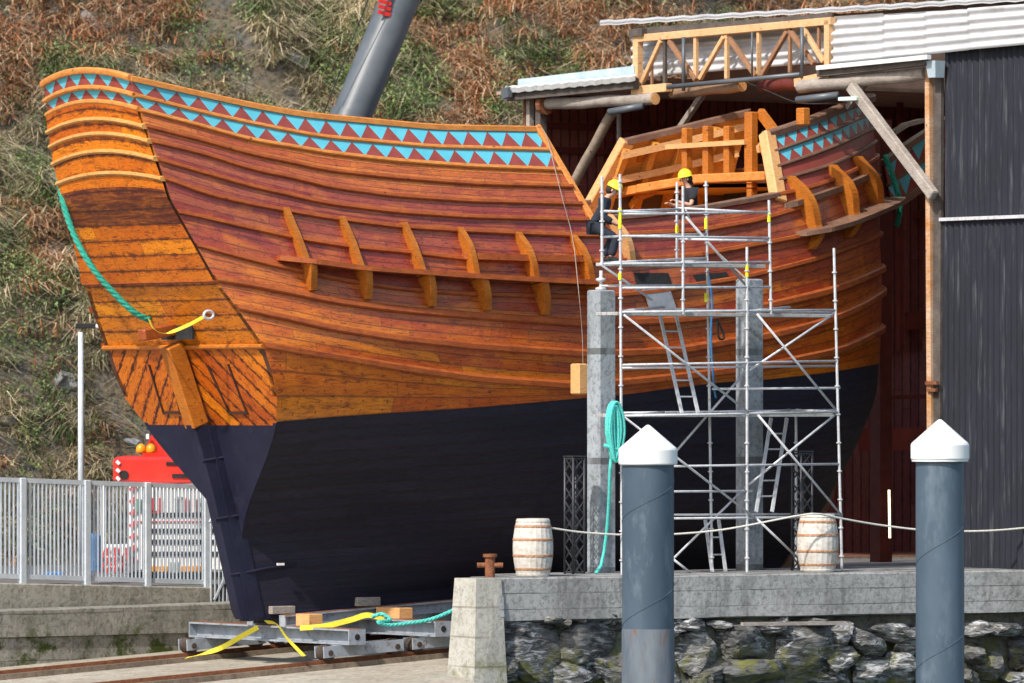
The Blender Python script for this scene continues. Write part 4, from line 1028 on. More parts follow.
# white rope along the quay
rope([Pv(551,528,5.75),Pv(590,533,5.8),Pv(650,535,6.0),Pv(720,530,6.3),Pv(796,516,6.75),Pv(818,514,6.85),Pv(839,518,6.75),Pv(880,525,6.7),Pv(930,530.5,6.9),Pv(980,531,7.15),Pv(1024,528,7.35),Pv(1075,522,7.6)],.017,M['whiterope'],'guard_rope','white rope slung from barrel to barrel and on towards the black wall','rope')
# lattice towers
def lattice(x0,x1,yt,v,label):
    w=(x1-x0)/57/(CA+SA)*1.0; t=Pv((x0+x1)/2,yt,v); c=Vector((t.x,t.y,0)); h=t.z
    e=empty('lattice_tower',c,label,'lattice tower','black lattice towers on the quay')
    cs=[c+DU*(a*w/2)+DV*(b*w/2) for a,b in ((-1,-1),(1,-1),(1,1),(-1,1))]
    mb=MB()
    for q in cs: mb.tube([q,q+DZ*h],.022,8)
    mb.build('chord',M['blacktruss'],e,smooth=True)
    mb=MB(); n=8
    for i in range(4):
        a,b=cs[i],cs[(i+1)%4]
        for k in range(n):
            z0=h*k/n;z1=h*(k+1)/n
            mb.tube([a+DZ*z0,b+DZ*z1],.011,5); mb.tube([b+DZ*z0,a+DZ*z1],.011,5)
        mb.tube([a+DZ*(h-.03),b+DZ*(h-.03)],.018,6); mb.tube([a+DZ*.03,b+DZ*.03],.018,6)
    mb.build('bracing',M['blacktruss'],e)
    mb=MB(); mb.box(c+DZ*(h+.012),w*.6,w*.6,.012,DU,DV,DZ); mb.build('top_plate',M['blacktruss'],e)
lattice(565,584,457,4.9,'black square lattice tower on the quay, right behind the left barrel')
lattice(792,812,452,5.5,'black square lattice tower inside the scaffold, behind the right barrel')
# ================================================================ scaffold
sc=empty('scaffold',W(6,5.3,0),'silver tube scaffold tower with working decks against the ship side','scaffold')
VFs,VBs=5.85,5.13
def stand(x,yt,yb,v,xb=None):
    a=Pv(x,yt,v); b=Pv(xb or x,yb,v); b=Vector((b.x if xb else a.x,b.y if xb else a.y,max(b.z,0.0) if yb>560 else b.z))
    mb=MB(); mb.tube([b,a],.0245,8)
    L_=(a-b).length; k=0.25
    while k<L_: 
        p=b.lerp(a,k/L_); mb.tube([p-DZ*.012,p+DZ*.012],.046,8); k+=.5
    o=mb.build('standard',M['steel'],sc,smooth=False); smooth_angle(o,40)
    return a,b
for x,yt,yb,v,xb in ((620,174,575,VFs,622),(747,247,575,VFs,None),(834,248,575,VFs,842),(602,176,265,VFs,None),(683,186,314,VFs,None),(769,200,314,VFs,771),(706,181,575,VBs,712),(677,182,264,VBs,None),(796,414,575,VBs,None)): stand(x,yt,yb,v,xb)
for x,y0,y1,v in ((620,205,232,VFs),(747,262,280,VFs),(677,222,236,VBs),(706,215,232,VBs),(769,209,225,VFs),(706,290,305,VBs),(620,270,283,VFs)):
    mb=MB(); mb.tube([Pv(x,y0+3,v),Pv(x,y1-3,v)],.031,8); mb.build('yellow_sleeve',M['yellow'],sc)
def led(lst,name='ledger',r=.021):
    for x0,y0,x1,y1,v0,v1 in lst:
        mb=MB(); a=Pv(x0,y0,v0);b=Pv(x1,y1,v1); mb.tube([a,b],r,8); mb.build(name,M['steel'],sc,smooth=True)
Fv,Bv=VFs,VBs
led([(601,212,683,209,Fv,Bv),(677,208,770,213,Bv,Fv),(620,214,770,212,Fv,Fv),(602,211,683,214,Fv,Fv),
(601,237,706,234,Fv,Bv),(677,239,770,241,Bv,Fv),(620,236,770,238,Fv,Fv),
(601,263,706,258,Fv,Bv),(602,264,770,262,Fv,Fv),(677,262,706,261,Bv,Bv),
(620,288,771,287,Fv,Fv),(602,286,706,285,Bv,Bv),
(620,312,836,310,Fv,Fv),(664,309,836,313,Bv,Bv),
(621,365,838,361,Fv,Fv),(621,368,838,366,Bv,Bv),(712,389,840,388,Bv,Fv),
(621,416,838,412,Fv,Fv),(621,413,838,410,Bv,Bv),
(621,467,840,464,Fv,Fv),(621,492,752,491,Fv,Fv),(621,519,842,517,Fv,Fv),(640,515,842,514,Bv,Bv)])
led([(620,311,664,307,Fv,Bv),(747,311,790,307,Fv,Bv),(620,416,664,412,Fv,Bv),(747,414,790,410,Fv,Bv),(836,412,796,410,Fv,Bv)],'transom_tube')
led([(624,315,748,412,Fv+.04,Fv+.04),(624,417,755,518,Fv+.04,Fv+.04),(758,415,842,516,Fv+.04,Fv+.04),(836,414,747,486,Fv-.05,Fv-.05),(757,314,836,410,Fv+.04,Fv+.04),(835,313,747,372,Fv-.05,Fv-.05),(747,370,672,456,Bv,Bv),(600,264,652,300,Fv,Fv-.3),(757,519,800,560,Fv+.04,Fv+.04),(672,560,747,486,Bv,Bv),(673,559,692,574,Fv,Fv),(686,217,750,290,Bv+.2,Bv)],'brace',.022)
# decks
M['deckp']=rough_mat('galvanised_deck_plank',(.38,.38,.37),(.52,.52,.50),6,.6,.1,metal=.2,c3=(.25,.20,.16))
def deckp(z,u0,u1,name='deck_plank'):
    n=4
    for i in range(n):
        v=Bv+.05+(Fv-Bv-.1)*(i+.5)/n; mb=MB(); mb.box(W((u0+u1)/2,v,z),(u1-u0)/2,(Fv-Bv-.1)/n/2-.01,.03,DU,DV,DZ,bev=.006); mb.build(name,M['deckp'],sc)
def uof(x,y,v): return uv_of(Pv(x,y,v))[0]
deckp(Pv(690,266,5.2).z,uof(621,266,5.9),uof(770,266,5.9)); deckp(Pv(700,315,5.2).z,uof(621,313,5.9),uof(836,313,5.9)); deckp(Pv(700,414,5.2).z-.02,uof(622,413,5.9),uof(838,413,5.9)); 
# ladders
def ladder(xa,ya,xb,yb,w,v0,v1,label):
    e=empty('ladder',Pv(xb,yb,v1),label,'ladder','ladders inside the scaffold')
    a=Pv(xa,ya,v0);b=Pv(xb,yb,v1)
    for s in (-1,1):
        mb=MB(); mb.bar(a+DU*s*w/2,b+DU*s*w/2,.03,.06,up=DU); mb.build('side_rail',M['steel'],e)
    n=int((a-b).length/.28)
    for i in range(1,n): p=a.lerp(b,i/n); mb=MB(); mb.tube([p-DU*w/2,p+DU*w/2],.016,6); mb.build('rung',M['steel'],e)
ladder(668,315,690,413,.36,5.0,5.5,'light metal ladder on the upper left of the scaffold, leaning left')
ladder(779,418,764,512,.36,5.0,5.5,'light metal ladder at the right of the scaffold, leaning right')
ladder(712,520,719,572,.30,4.8,5.2,'light metal ladder at the bottom of the scaffold')
# hanging blue straps and black hose near scaffold
rope([Pv(708,273,4.2),Pv(712,300,4.2),Pv(711,340,4.2),Pv(714,385,4.2),Pv(716,398,4.2)],.022,rough_mat('blue_webbing',(.02,.12,.28),(.04,.2,.4),9,.8,.1),'hanging_strap','dark blue strap hanging down the hull behind the scaffold','strap',lay=False)
rope([Pv(716,318,4.2),Pv(722,330,4.2),Pv(724,338,4.2),Pv(719,338,4.2),Pv(717,322,4.2)],.02,M['darkrub'],'hanging_strap','small black looped strap hanging below the upper scaffold deck','strap',lay=False)
rope([Pv(686,210,4.9),Pv(700,235,4.6),Pv(745,278,4.6)],.016,M['whiterope'],'stay_line','pale line slanting from the scaffold top down to the right column','rope',lay=False)
# ================================================================ people
def skin(name,verts,edges,radii,mat,parent,sub=2):
    me=bpy.data.meshes.new(name); me.from_pydata([tuple(v) for v in verts],edges,[]); o=bpy.data.objects.new(name+'_tmp',me); col.objects.link(o)
    m=o.modifiers.new('s','SKIN'); m.use_smooth_shade=True
    for i,r in enumerate(radii): me.skin_vertices[0].data[i].radius=(r,r) if not isinstance(r,tuple) else r
    me.skin_vertices[0].data[0].use_root=True
    m2=o.modifiers.new('d','SUBSURF'); m2.levels=sub
    dg=bpy.context.evaluated_depsgraph_get(); dg.update(); ev=o.evaluated_get(dg); nm=bpy.data.meshes.new_from_object(ev)
    bpy.data.objects.remove(o); nm.name=name; nm.materials.clear(); nm.materials.append(mat)
    for p in nm.polygons: p.use_smooth=True; p.material_index=0
    ob=bpy.data.objects.new(name,nm); col.objects.link(ob)
    if parent is not None: ob.parent=parent
    return ob
def person(loc,face,J,label,shirt,legs,bare_arm,beard_hair):
    """J: joints in a frame x=facing, y=left, z=up"""
    e=empty('person',loc,label,'person'); f=Vector(face).normalized(); l=DZ.cross(f)
    T=lambda p: f*p[0]+l*p[1]+DZ*p[2]
    n=list(J.keys()); V=[T(J[k][0]) for k in n]; sh_=lambda r:(r[0]*.82,r[1]*.82) if isinstance(r,tuple) else r
    rad=[sh_(J[k][1]) if k in('pelvis','waist','chest') else (J[k][1]*.85 if k[:3] in('hip','kne','shL','shR') else J[k][1]) for k in n]; ix={k:i for i,k in enumerate(n)}
    E_=[('pelvis','waist'),('waist','chest'),('chest','neckb'),('neckb','neck'),('neck','jaw'),('jaw','headc'),('headc','crown')]
    for s in 'LR': E_+= [('pelvis','hip'+s),('hip'+s,'knee'+s),('knee'+s,'ank'+s),('ank'+s,'toe'+s),('chest','sh'+s),('sh'+s,'el'+s),('el'+s,'wr'+s),('wr'+s,'palm'+s)]
    Ed=[(ix[a],ix[b]) for a,b in E_]
    # fingers
    for s in 'LR':
        w_=Vector(J['wr'+s][0]);p=Vector(J['palm'+s][0]); d=(p-w_).normalized(); side=d.cross(Vector((0,0,1)));side=side.normalized() if side.length>.1 else Vector((0,1,0)); dn=side.cross(d)
        for q,lf in ((-.03,.06),(-.01,.075),(.01,.07),(.03,.055)):
            b0=p+side*q+d*.02; b1=b0+d*lf*.5+dn*.012*-1; b2=b1+d*lf*.3-dn*.035
            i0=len(V); V+=[T(b0),T(b1),T(b2)]; rad+=[.010,.009,.008]; Ed+=[(ix['palm'+s],i0),(i0,i0+1),(i0+1,i0+2)]
        b0=p-d*.03+side*.045; b1=b0+d*.04+side*.015-dn*.01; i0=len(V); V+=[T(b0),T(b1)]; rad+=[.011,.009]; Ed+=[(ix['palm'+s],i0),(i0,i0+1)]
    body=skin('body',V,Ed,rad,M['skin'],e)
    # clothes: slightly larger skins over the same joints
    def sub(names,edges,grow,mat,nm):
        VV=[T(J[k][0]) if isinstance(k,str) else T(k[1]) for k in names]; idx={(k if isinstance(k,str) else k[0]):i for i,k in enumerate(names)}
        rr=[(J[k][1] if isinstance(k,str) else k[2]) for k in names]
        rr=[(r[0]+grow,r[1]+grow) if isinstance(r,tuple) else r+grow for r in rr]
        return skin(nm,VV,[(idx[a],idx[b]) for a,b in edges],rr,mat,e)
    lerp=lambda a,b,t: tuple(Vector(J[a][0]).lerp(Vector(J[b][0]),t))
    top=['waist','chest','neckb','pelvis','shL','shR']; ed=[('waist','chest'),('chest','neckb'),('waist','pelvis'),('chest','shL'),('chest','shR')]
    for s in 'LR':
        if bare_arm: top.append(('sl'+s,lerp('sh'+s,'el'+s,.7),.055)); ed.append(('sh'+s,'sl'+s))
        else: top+=['el'+s,('cuff'+s,lerp('el'+s,'wr'+s,.9),.036)]; ed+=[('sh'+s,'el'+s),('el'+s,'cuff'+s)]
    sub(top,ed,.026,shirt,'shirt')
    sub(['pelvis','hipL','hipR','kneeL','kneeR',('cL',lerp('kneeL','ankL',.92),.055),('cR',lerp('kneeR','ankR',.92),.055)],[('pelvis','hipL'),('pelvis','hipR'),('hipL','kneeL'),('hipR','kneeR'),('kneeL','cL'),('kneeR','cR')],.02,legs,'trousers')
    for s in 'LR': sub([('a',lerp('kneeL' if s=='L' else 'kneeR','ank'+s,.88),.05),'ank'+s,'toe'+s],[('a','ank'+s),('ank'+s,'toe'+s)],.014,M['darkrub'],'boot')
    hc=Vector(J['headc'][0]); tilt=(Vector(J['crown'][0])-Vector(J['neck'][0])).normalized(); hx=Vector((1,0,0)); hx=(hx-tilt*hx.dot(tilt)).normalized(); hy=tilt.cross(hx)
    def HT(a,b,c): return T(hc+hx*a+hy*b+tilt*c)
    def blob(c,r,mat,nm,par=e):
        mb=MB(); vs=[]
        for v in ico(2)[0]: vs.append(HT(c[0]+v.x*r[0],c[1]+v.y*r[1],c[2]+v.z*r[2]))
        mb.add([p+Vector(loc) for p in vs],ico(2)[1]); return mb.build(nm,mat,par,smooth=True)
    blob((.105,0,-.02),(.025,.014,.024),M['skin'],'nose'); 
    for s in (-1,1): blob((.088,.033*s,.012),(.012,.014,.008),M['darkrub'],'eye'); blob((-.005,.083*s,-.01),(.018,.012,.03),M['skin'],'ear')
    blob((.092,0,-.065),(.012,.026,.006),rough_mat('lips',(.35,.12,.10),(.4,.15,.12),5,.5,0),'mouth')
    blob((-.045,0,-.01),(.085,.092,.10),M['hair'],'hair')
    if beard_hair: blob((-.085,0,-.14),(.045,.05,.13),M['hair'],'hair')
    # helmet: dome with brim
    mb=MB();P=[]
    for i in range(9):
        a=math.pi/2*i/8; z=.045+.125*math.sin(a); r=math.cos(a)
        P.append([HT(.002+.132*r*math.cos(t)+(.0),.108*r*math.sin(t),z)+Vector(loc) for t in [2*math.pi*k/24 for k in range(25)]])
    brim=[HT(.002+(.142+.045*max(0,math.cos(t)))*math.cos(t),.118*math.sin(t),.038)+Vector(loc) for t in [2*math.pi*k/24 for k in range(25)]]
    mb.grid([brim]+P); inner=[[p-T(tilt)*.006 for p in r] for r in [brim]+P]; mb.grid(inner,flip=True); h_=mb.build('helmet',M['yellow'],e,smooth=True)
    mb=MB(); pts=[HT(.13*math.cos(a),0,.05+.128*math.sin(a))+Vector(loc) for a in [math.pi*k/12 for k in range(13)]]; mb.tube(pts,.008,5); mb.build('helmet_ridge',M['yellow'],h_)
    return e
def joints(**k): return k
zd=Pv(690,266,5.2).z+.03
# worker 1: leaning forward, looking down, facing right
J1=dict(pelvis=((-.05,0,.86),(.13,.11)),waist=((-.0,0,1.0),(.12,.10)),chest=((.03,0,1.22),(.15,.11)),neckb=((.06,0,1.38),.06),neck=((.09,0,1.43),.05),jaw=((.14,0,1.47),.06),headc=((.145,0,1.53),(.08,.085)),crown=((.15,0,1.60),(.07,.07)),
 hipL=((-.05,.10,.82),.09),kneeL=((.06,.12,.46),.062),ankL=((.00,.12,.08),.042),toeL=((.16,.13,.03),.035),hipR=((-.05,-.10,.82),.09),kneeR=((.10,-.11,.46),.062),ankR=((.16,-.11,.08),.042),toeR=((.31,-.12,.03),.035),
 shL=((.04,.19,1.30),.06),elL=((-.02,.25,1.03),.044),wrL=((.14,.22,.85),.030),palmL=((.20,.20,.80),.034),shR=((.04,-.19,1.30),.06),elR=((-.04,-.25,1.04),.044),wrR=((.12,-.22,.86),.030),palmR=((.18,-.2,.81),.034))
J1.update(pelvis=((-.12,0,.66),(.13,.11)),waist=((-.06,0,.79),(.12,.10)),chest=((.03,0,.98),(.15,.11)),neckb=((.09,0,1.12),.06),neck=((.13,0,1.17),.05),jaw=((.19,0,1.20),.06),headc=((.195,0,1.26),(.08,.085)),crown=((.215,0,1.33),(.07,.07)),
 hipL=((-.11,.10,.62),.09),kneeL=((.17,.13,.44),.062),ankL=((.0,.13,.08),.042),hipR=((-.11,-.10,.62),.09),kneeR=((.26,-.12,.42),.062),ankR=((.16,-.11,.08),.042),
 shL=((.05,.19,1.05),.06),elL=((.0,.25,.79),.044),wrL=((.2,.2,.68),.030),palmL=((.27,.18,.65),.034),shR=((.05,-.19,1.05),.06),elR=((.02,-.25,.80),.044),wrR=((.22,-.2,.70),.030),palmR=((.29,-.18,.67),.034))
p1=Pv(602,262,5.15); p1.z=zd
person(p1,Vector((1,-.12,0)),J1,'worker in dark jacket and yellow helmet at the left end of the scaffold top deck',M['navycloth'],M['navycloth'],False,False)
J2={k:v for k,v in J1.items()}
J2.update(chest=((.0,0,1.24),(.15,.11)),neckb=((.03,0,1.40),.06),neck=((.045,0,1.46),.05),jaw=((.09,0,1.51),.06),headc=((.085,0,1.57),(.08,.085)),crown=((.08,0,1.64),(.07,.07)),shL=((.0,.2,1.34),.06),shR=((.0,-.2,1.34),.06),
 elL=((.08,.26,1.08),.046),wrL=((.30,.22,1.14),.031),palmL=((.37,.20,1.17),.034),elR=((.05,-.25,1.07),.046),wrR=((.27,-.20,1.10),.031),palmR=((.34,-.18,1.13),.034))
p2=Pv(690,262,2.15); p2.z=5.42
person(p2,Vector((-1,-.35,0)),J2,'long haired worker in black t-shirt and yellow helmet standing inside the ship waist',M['blackcloth'],M['navycloth'],True,True)
#HILL
# ================================================================ the shed
UM=11.6
shed=empty('boat_shed',W(UM+6,0,-.5),'large boat shed with black corrugated wall and white roof sheets around the ship bow','shed')
def q4(mb,pts): mb.add(pts,[(0,1,2,3)])
M['corrblack']=None
def corr_mat(name,c1,c2,streak,rough=.55,axis=2,str_=.5):
    m,nt,b=newmat(name); p=geo(nt)
    sc=(3,3,.22) if axis==2 else (.35,.35,3)
    s=noise_(nt,mapping(nt,p,sc),3.0,7,.7); n=noise_(nt,p,1.2,7,.7)
    c=ramp(nt,n,[(.3,c1),(.7,c2)]); c=mix(nt,math_(nt,'MULTIPLY',ramp(nt,s,[(.54,0),(.70,1)]),str_),c,streak)
    L(nt,c,b.inputs['Base Color']); b.inputs['Roughness'].default_value=rough; bump(nt,b,s,.15,.01); return m
M['cb']=corr_mat('black_corrugated_sheet',(.005,.006,.013),(.010,.012,.023),(.12,.125,.14),.8,2,.6)
M['cw']=corr_mat('white_corrugated_sheet',(.44,.44,.455),(.54,.54,.545),(.25,.225,.20),.7,0,.7)
M['plank']=plank_mat('maroon_shed_boards',[(0,(.42,.12,.08)),(.5,(.28,.085,.075)),(1,(.46,.13,.075))],0,0,dark=(.02,.008,.01),stain=.4,rough=.75,seam=.07,blen=5,nails=False)
def corr(fn,nu,nv,amp,per,length,along,mat,name,parent=shed,normal=None,flat_n=2):
    """fn(a,b)->point, a runs across the corrugations over 'length' metres"""
    mb=MB(); n=int(length/per*8); P=[]
    for i in range(n+1):
        a=i/n; off=normal*(amp*math.sin(2*math.pi*a*length/per)); P.append([fn(a,j/flat_n)+off for j in range(flat_n+1)])
    mb.grid(P); Q=[[p-normal*.006 for p in r] for r in P]; mb.grid(Q,flip=True); o=mb.build(name,mat,parent); smooth_angle(o,80); return o
def bil(a,b,c,d): return lambda s,t:(a.lerp(b,s)).lerp(d.lerp(c,s),t)   # a->b bottom, d->c top
# black wall, upper and lower sheets
ul,ur=Pu(945,218,UM),Pu(1075,213,UM); tl,tr=Pu(945,50,UM),Pu(1075,41.5,UM)
corr(bil(ul,ur,tr,tl),0,0,.022,.155,(ur-ul).length,0,M['cb'],'upper_wall_sheet',normal=-DU)
ll,lr=Pu(937,590,UM),Pu(1075,590,UM); l2,r2=Pu(937,222,UM),Pu(1075,217,UM)
corr(bil(ll,lr,r2,l2),0,0,.022,.155,(lr-ll).length,0,M['cb'],'lower_wall_sheet',normal=-DU)
mb=MB(); mb.bar(Pu(940,219.5,UM-.06),Pu(1075,214.5,UM-.06),.06,.06,up=DU); mb.build('flashing',M['steel'],shed)
mb=MB(); mb.bar(Pu(937,590,UM-.02),Pu(939,62,UM-.02),.20,.07,up=DU); mb.build('corner_board',M['beamdark'],shed)
mb=MB(); mb.bar(Pu(932,590,UM-.06),Pu(929,60,UM-.06),.12,.12,up=DU,bev=.01); mb.build('door_post',timber('orange_brown_door_post',(.50,.23,.08),(.62,.45,.32),(.12,.05,.02),.8),shed)
mb=MB(); mb.box(Pu(932,383,UM-.14),.03,.16,.03,DU,DV,DZ); mb.box(Pu(932,390,UM-.14),.03,.12,.03,DU,DV,DZ); mb.build('hinge',M['rust'],shed)
mb=MB(); a=Pu(936,61,UM-.2); mb.hexa([a+DV*(-.10)-DU*.1-DZ*.3,a+DV*.10-DU*.1-DZ*.3,a+DV*.10+DU*.1-DZ*.3,a-DV*.10+DU*.1-DZ*.3,a+DV*(-.14)-DU*.14+DZ*.0,a+DV*.14-DU*.14,a+DV*.14+DU*.1,a-DV*.14+DU*.1]); mb.build('rain_hopper',rough_mat('pale_blue_grey_metal',(.36,.44,.50),(.44,.52,.58),3,.5,0),shed)
# white gable sheets (horizontal corrugation), leaning back
def cladding(bl,br,tr_,tl_,name,u0,u1):
    A_,B_=Pu(*bl,u0),Pu(*br,u0); C_,D_=Pu(*tr_,u1),Pu(*tl_,u1)
    fn=lambda s,t:(A_.lerp(D_,s)).lerp(B_.lerp(C_,s),t)
    n=((B_-A_).cross(D_-A_)).normalized()
    if n.dot(-DU)<0: n=-n
    corr(fn,0,0,.036,.175,(D_-A_).length,0,M['cw'],name,normal=n,flat_n=10)
cladding((832,64),(884,59),(884,13.5),(832,17),'roof_sheet',UM-.12,UM+.03)
cladding((883,58.6),(926,55),(926,11),(883,14),'roof_sheet',UM-.14,UM+.01)
cladding((925,54.6),(969,50),(969,8),(925,11),'roof_sheet',UM-.16,UM-.01)
cladding((968,49.8),(1085,39),(1085,-1),(968,8),'roof_sheet',UM-.18,UM-.03)
cladding((632,78),(834,62),(834,20),(632,36),'roof_sheet',UM+.2,UM+.28)
mb=MB(); P=[]
for i in range(60):
    x=600+490*i/59; y=21.5-24.5*(x-600)/424; z=.012*math.sin(i*2.1)
    P.append([Pu(x,y+3,UM-.06)+DZ*z,Pu(x,y,UM-.06)+DZ*z,Pu(x,y-1,UM+.6)+DZ*z])
mb.grid(P); mb.grid([[p-DZ*.02 for p in r] for r in P],flip=True); mb.build('eaves_sheet',M['cw'],shed)
mb=MB(); mb.bar(Pu(640,32,UM+.02),Pu(835,17,UM+.02),.14,.14); mb.bar(Pu(632,33,UM-.1),Pu(645,32,UM-.1),.16,.14); mb.build('ridge_beam',M['beamdark'],shed)
# roof slabs going back over the hall
M['roofin']=rough_mat('dark_roof_boards',(.28,.20,.17),(.42,.30,.24),2,.9,.1)
def slab(p,th=.06,name='roof_slab'):
    mb=MB(); mb.hexa([q-DZ*th for q in p]+list(p)); mb.build(name,M['roofin'],shed)
z1=Pu(830,15,UM+.5).z; zl=Pu(560,88,UM).z
slab([W(UM+.45,-3.4,z1),W(UM+.4,10,z1),W(15.5,10,z1),W(15.5,-3.4,z1)])
slab([W(21.6,-3.4,z1),W(21.6,10,z1),W(30,10,z1-.2),W(30,-3.4,z1-.2)])
m,nt,b=newmat('added_translucent_sheet'); tl_=nt.nodes.new('ShaderNodeBsdfTranslucent'); tl_.inputs[0].default_value=(.42,.40,.36,1); L(nt,tl_.outputs[0],nt.nodes['Material Output'].inputs[0])
mb=MB(); mb.add([W(15.5,-3.4,z1),W(21.6,-3.4,z1),W(21.6,10,z1),W(15.5,10,z1)],[(0,1,2,3)]); mb.build('added_light_panel',m,shed)  # unseen translucent roof panel, added to brighten the boards inside
slab([W(UM-.05,-8.2,zl),W(UM-.05,-3.4,zl+.1),W(30,-3.4,zl),W(30,-8.2,zl)])
mb=MB(); mb.add([W(UM+1,-3.4,zl),W(30,-3.4,zl),W(30,-3.4,z1),W(UM+1,-3.4,z1)],[(0,1,2,3)]); mb.build('roof_step',M['roofin'],shed)
# inside walls, board clad
def boards(p00,p10,p11,p01,name,pitch=.22,mat_=None):
    mb=MB(); Lx=(p10-p00).length; Lz=(p01-p00).length; mb.add([p00,p10,p11,p01],[(0,1,2,3)],0,[[(0,0),(0,Lx/pitch),(Lz,Lx/pitch),(Lz,0)]]); mb.build(name,mat_ or M['plank'],shed)
boards(W(UM+.2,-7.6,-.2),W(30,-7.6,-.2),W(30,-7.6,zl-.02),W(UM+.2,-7.6,zl-.02),'side_wall')
boards(W(22,-7.6,4.0),W(22,8.3,4.0),W(22,8.3,zl-.1),W(22,-7.6,zl-.1),'back_wall')
boards(W(22,-3.3,zl-.1),W(22,8.3,zl-.1),W(22,8.3,z1-.1),W(22,-3.3,z1-.1),'back_wall')
boards(W(30,-7.6,-.2),W(30,10,-.2),W(30,10,4.2),W(30,-7.6,4.2),'rear_wall',mat_=M['hold'])
boards(W(UM+.2,8.3,-.2),W(30,8.3,-.2),W(30,8.3,z1),W(UM+.2,8.3,z1),'side_wall')
M['redsteel']=rough_mat('maroon_steelwork',(.09,.018,.015),(.15,.03,.022),3,.6,.1)
for x,yt,yb,u,w_ in ((881,120,562,15.5,.30),(900,90,330,20,.10),(560,100,300,21.5,.14),(645,100,300,21.5,.14),(735,85,300,19,.28)):
    mb=MB(); a=Pu(x,yt,u);b=Pu(x,yb,u); b=Vector((a.x,a.y,-.1)) if yb>400 else Vector((a.x,a.y,4)); mb.bar(b,a,w_,w_,up=DU); mb.build('inner_post',M['redsteel'],shed)
for y,u,w_ in ((105,21.8,.16),(216,21.8,.14),(322,21.6,.35),(440,20,.45),(398,21,.08)):
    mb=MB(); a=Pu(860,y,u);b=Pu(1000,y-3,u); mb.bar(a,b,.1,w_); mb.build('wall_rail',M['redsteel'],shed)
for y in (120,145): 
    mb=MB(); mb.bar(W(UM+.3,-7.5,Pu(600,y,UM).z),W(30,-7.5,Pu(600,y,UM).z),.1,.12); mb.build('wall_rail',M['redsteel'],shed)
# tube lamp on the post
m,nt,b=newmat('lit_tube'); b.inputs['Emission Color'].default_value=(1,.80,.50,1); b.inputs['Emission Strength'].default_value=2.2; b.inputs['Base Color'].default_value=(.8,.7,.5,1); M['lit']=m
mb=MB(); mb.tube([Pu(889.8,538,15.2),Pu(889,490,15.2)],.022,8); tag(mb.build('tube_lamp',M['lit']),'narrow glowing vertical light tube low on the red shed post','lamp')
# left lower roof edge
M['gutter']=rough_mat('pale_gutter',(.62,.64,.64),(.74,.76,.75),5,.6,.2,c3=(.42,.40,.36))
mb=MB(); P=[]
for i in range(40):
    x=505+130*i/39; y=88.5-12*(x-505)/127+.5*math.sin(i*1.9); P.append([Pu(x,y+5,UM-.5),Pu(x,y,UM-.55),Pu(x,y-2,UM-.2)])
mb.grid(P); mb.grid([[p+DU*.02 for p in r] for r in P],flip=True); mb.build('eaves_gutter',M['gutter'],shed)
mb=MB(); mb.bar(Pu(520,84.5,UM-.1),Pu(636,71,UM-.1),.10,.20); mb.build('roof_sheet',rough_mat('blue_grey_translucent_sheet',(.34,.43,.48),(.46,.54,.58),3,.4,0),shed)
mb=MB(); mb.bar(Pu(507,96,UM-.35),Pu(636,83.5,UM-.35),.14,.20); mb.build('fascia_board',M['beamdark'],shed)
mb=MB(); mb.bar(Pu(506,88,UM-.56),Pu(507,98,UM-.56),.22,.10,up=DU); mb.build('gutter_end',M['boomgrey'],shed)
def log(a,b,r0,r1,mat,name='log_beam',cut=True):
    mb=MB(); n=8; pts=[a.lerp(b,i/n)+DZ*(.012*math.sin(i*1.7)) for i in range(n+1)]; mb.tube(pts,[r0+(r1-r0)*i/n for i in range(n+1)],12); o=mb.build(name,mat,shed,smooth=True); smooth_angle(o,50)
    if cut:
        d=(b-a).normalized(); m2=MB(); m2.tube([b+d*.001,b+d*.012],r1*.96,12); m2.build('cut_end',M['fresh'],o)
log(Pu(540,104.5,UM-.1),Pu(655,99,UM-.3),.115,.115,M['old'])
log(Pu(800,87,UM-.3),Pu(926,73.5,UM-.1),.12,.12,M['old'],cut=False)
log(Pu(672,94,UM),Pu(742,86,UM-.1),.09,.11,timber('brown_log',(.20,.12,.07),(.32,.20,.12)))
log(Pu(762,86,UM+.2),Pu(803,84,UM+.1),.11,.11,M['redsteel'],cut=False)
mb=MB(); mb.bar(Pu(820,73,UM-.3),Pu(928,61,UM-.3),.16,.15); mb.build('fascia_board',M['beamdark'],shed)
mb=MB(); mb.bar(Pu(818,68,UM-.42),Pu(929,57,UM-.42),.10,.08); mb.build('eaves_gutter',M['gutter'],shed)
for x,y0,y1,w_,mt in ((530,96,400,.11,'old'),(541,98,400,.16,'beamdark'),(525,97,400,.05,'rust')):
    mb=MB(); a=Pu(x,y0,UM-.1); mb.bar(Vector((a.x,a.y,-.3)),a,w_,w_,up=DU); mb.build('post',M[mt],shed)
mb=MB(); c=Pu(545,105,UM-.15); mb.tube([c-DV*.06,c+DV*.06],.19,12); mb.build('log_bracket',M['rust'],shed)
for x,y0,y1 in ((566,108,250),(619,114,250)):
    mb=MB(); a=Pu(x,y0,UM+1.5); mb.tube([Vector((a.x,a.y,0)),a],.045,8); mb.build('steel_prop',M['steel'],shed,smooth=True)
log(Pu(612,113,UM+.1),Pu(563,203,UM+.3),.10,.10,timber('pale_brown_log',(.26,.20,.15),(.40,.32,.24)),'diagonal_prop',False)
mb=MB(); mb.bar(Pu(851,86,UM-.35),Pu(934,196,UM-.25),.20,.16,up=DU,bev=.02); mb.build('diagonal_brace',M['old'],shed)
mb=MB(); mb.bar(Pu(703,94,UM+.8),Pu(680,128,UM+.8),.10,.10,up=DU); mb.build('diagonal_prop',M['old'],shed); mb=MB(); mb.bar(Pu(868,80,UM+.6),Pu(848,108,UM+.6),.09,.09,up=DU); mb.build('diagonal_prop',M['old'],shed)
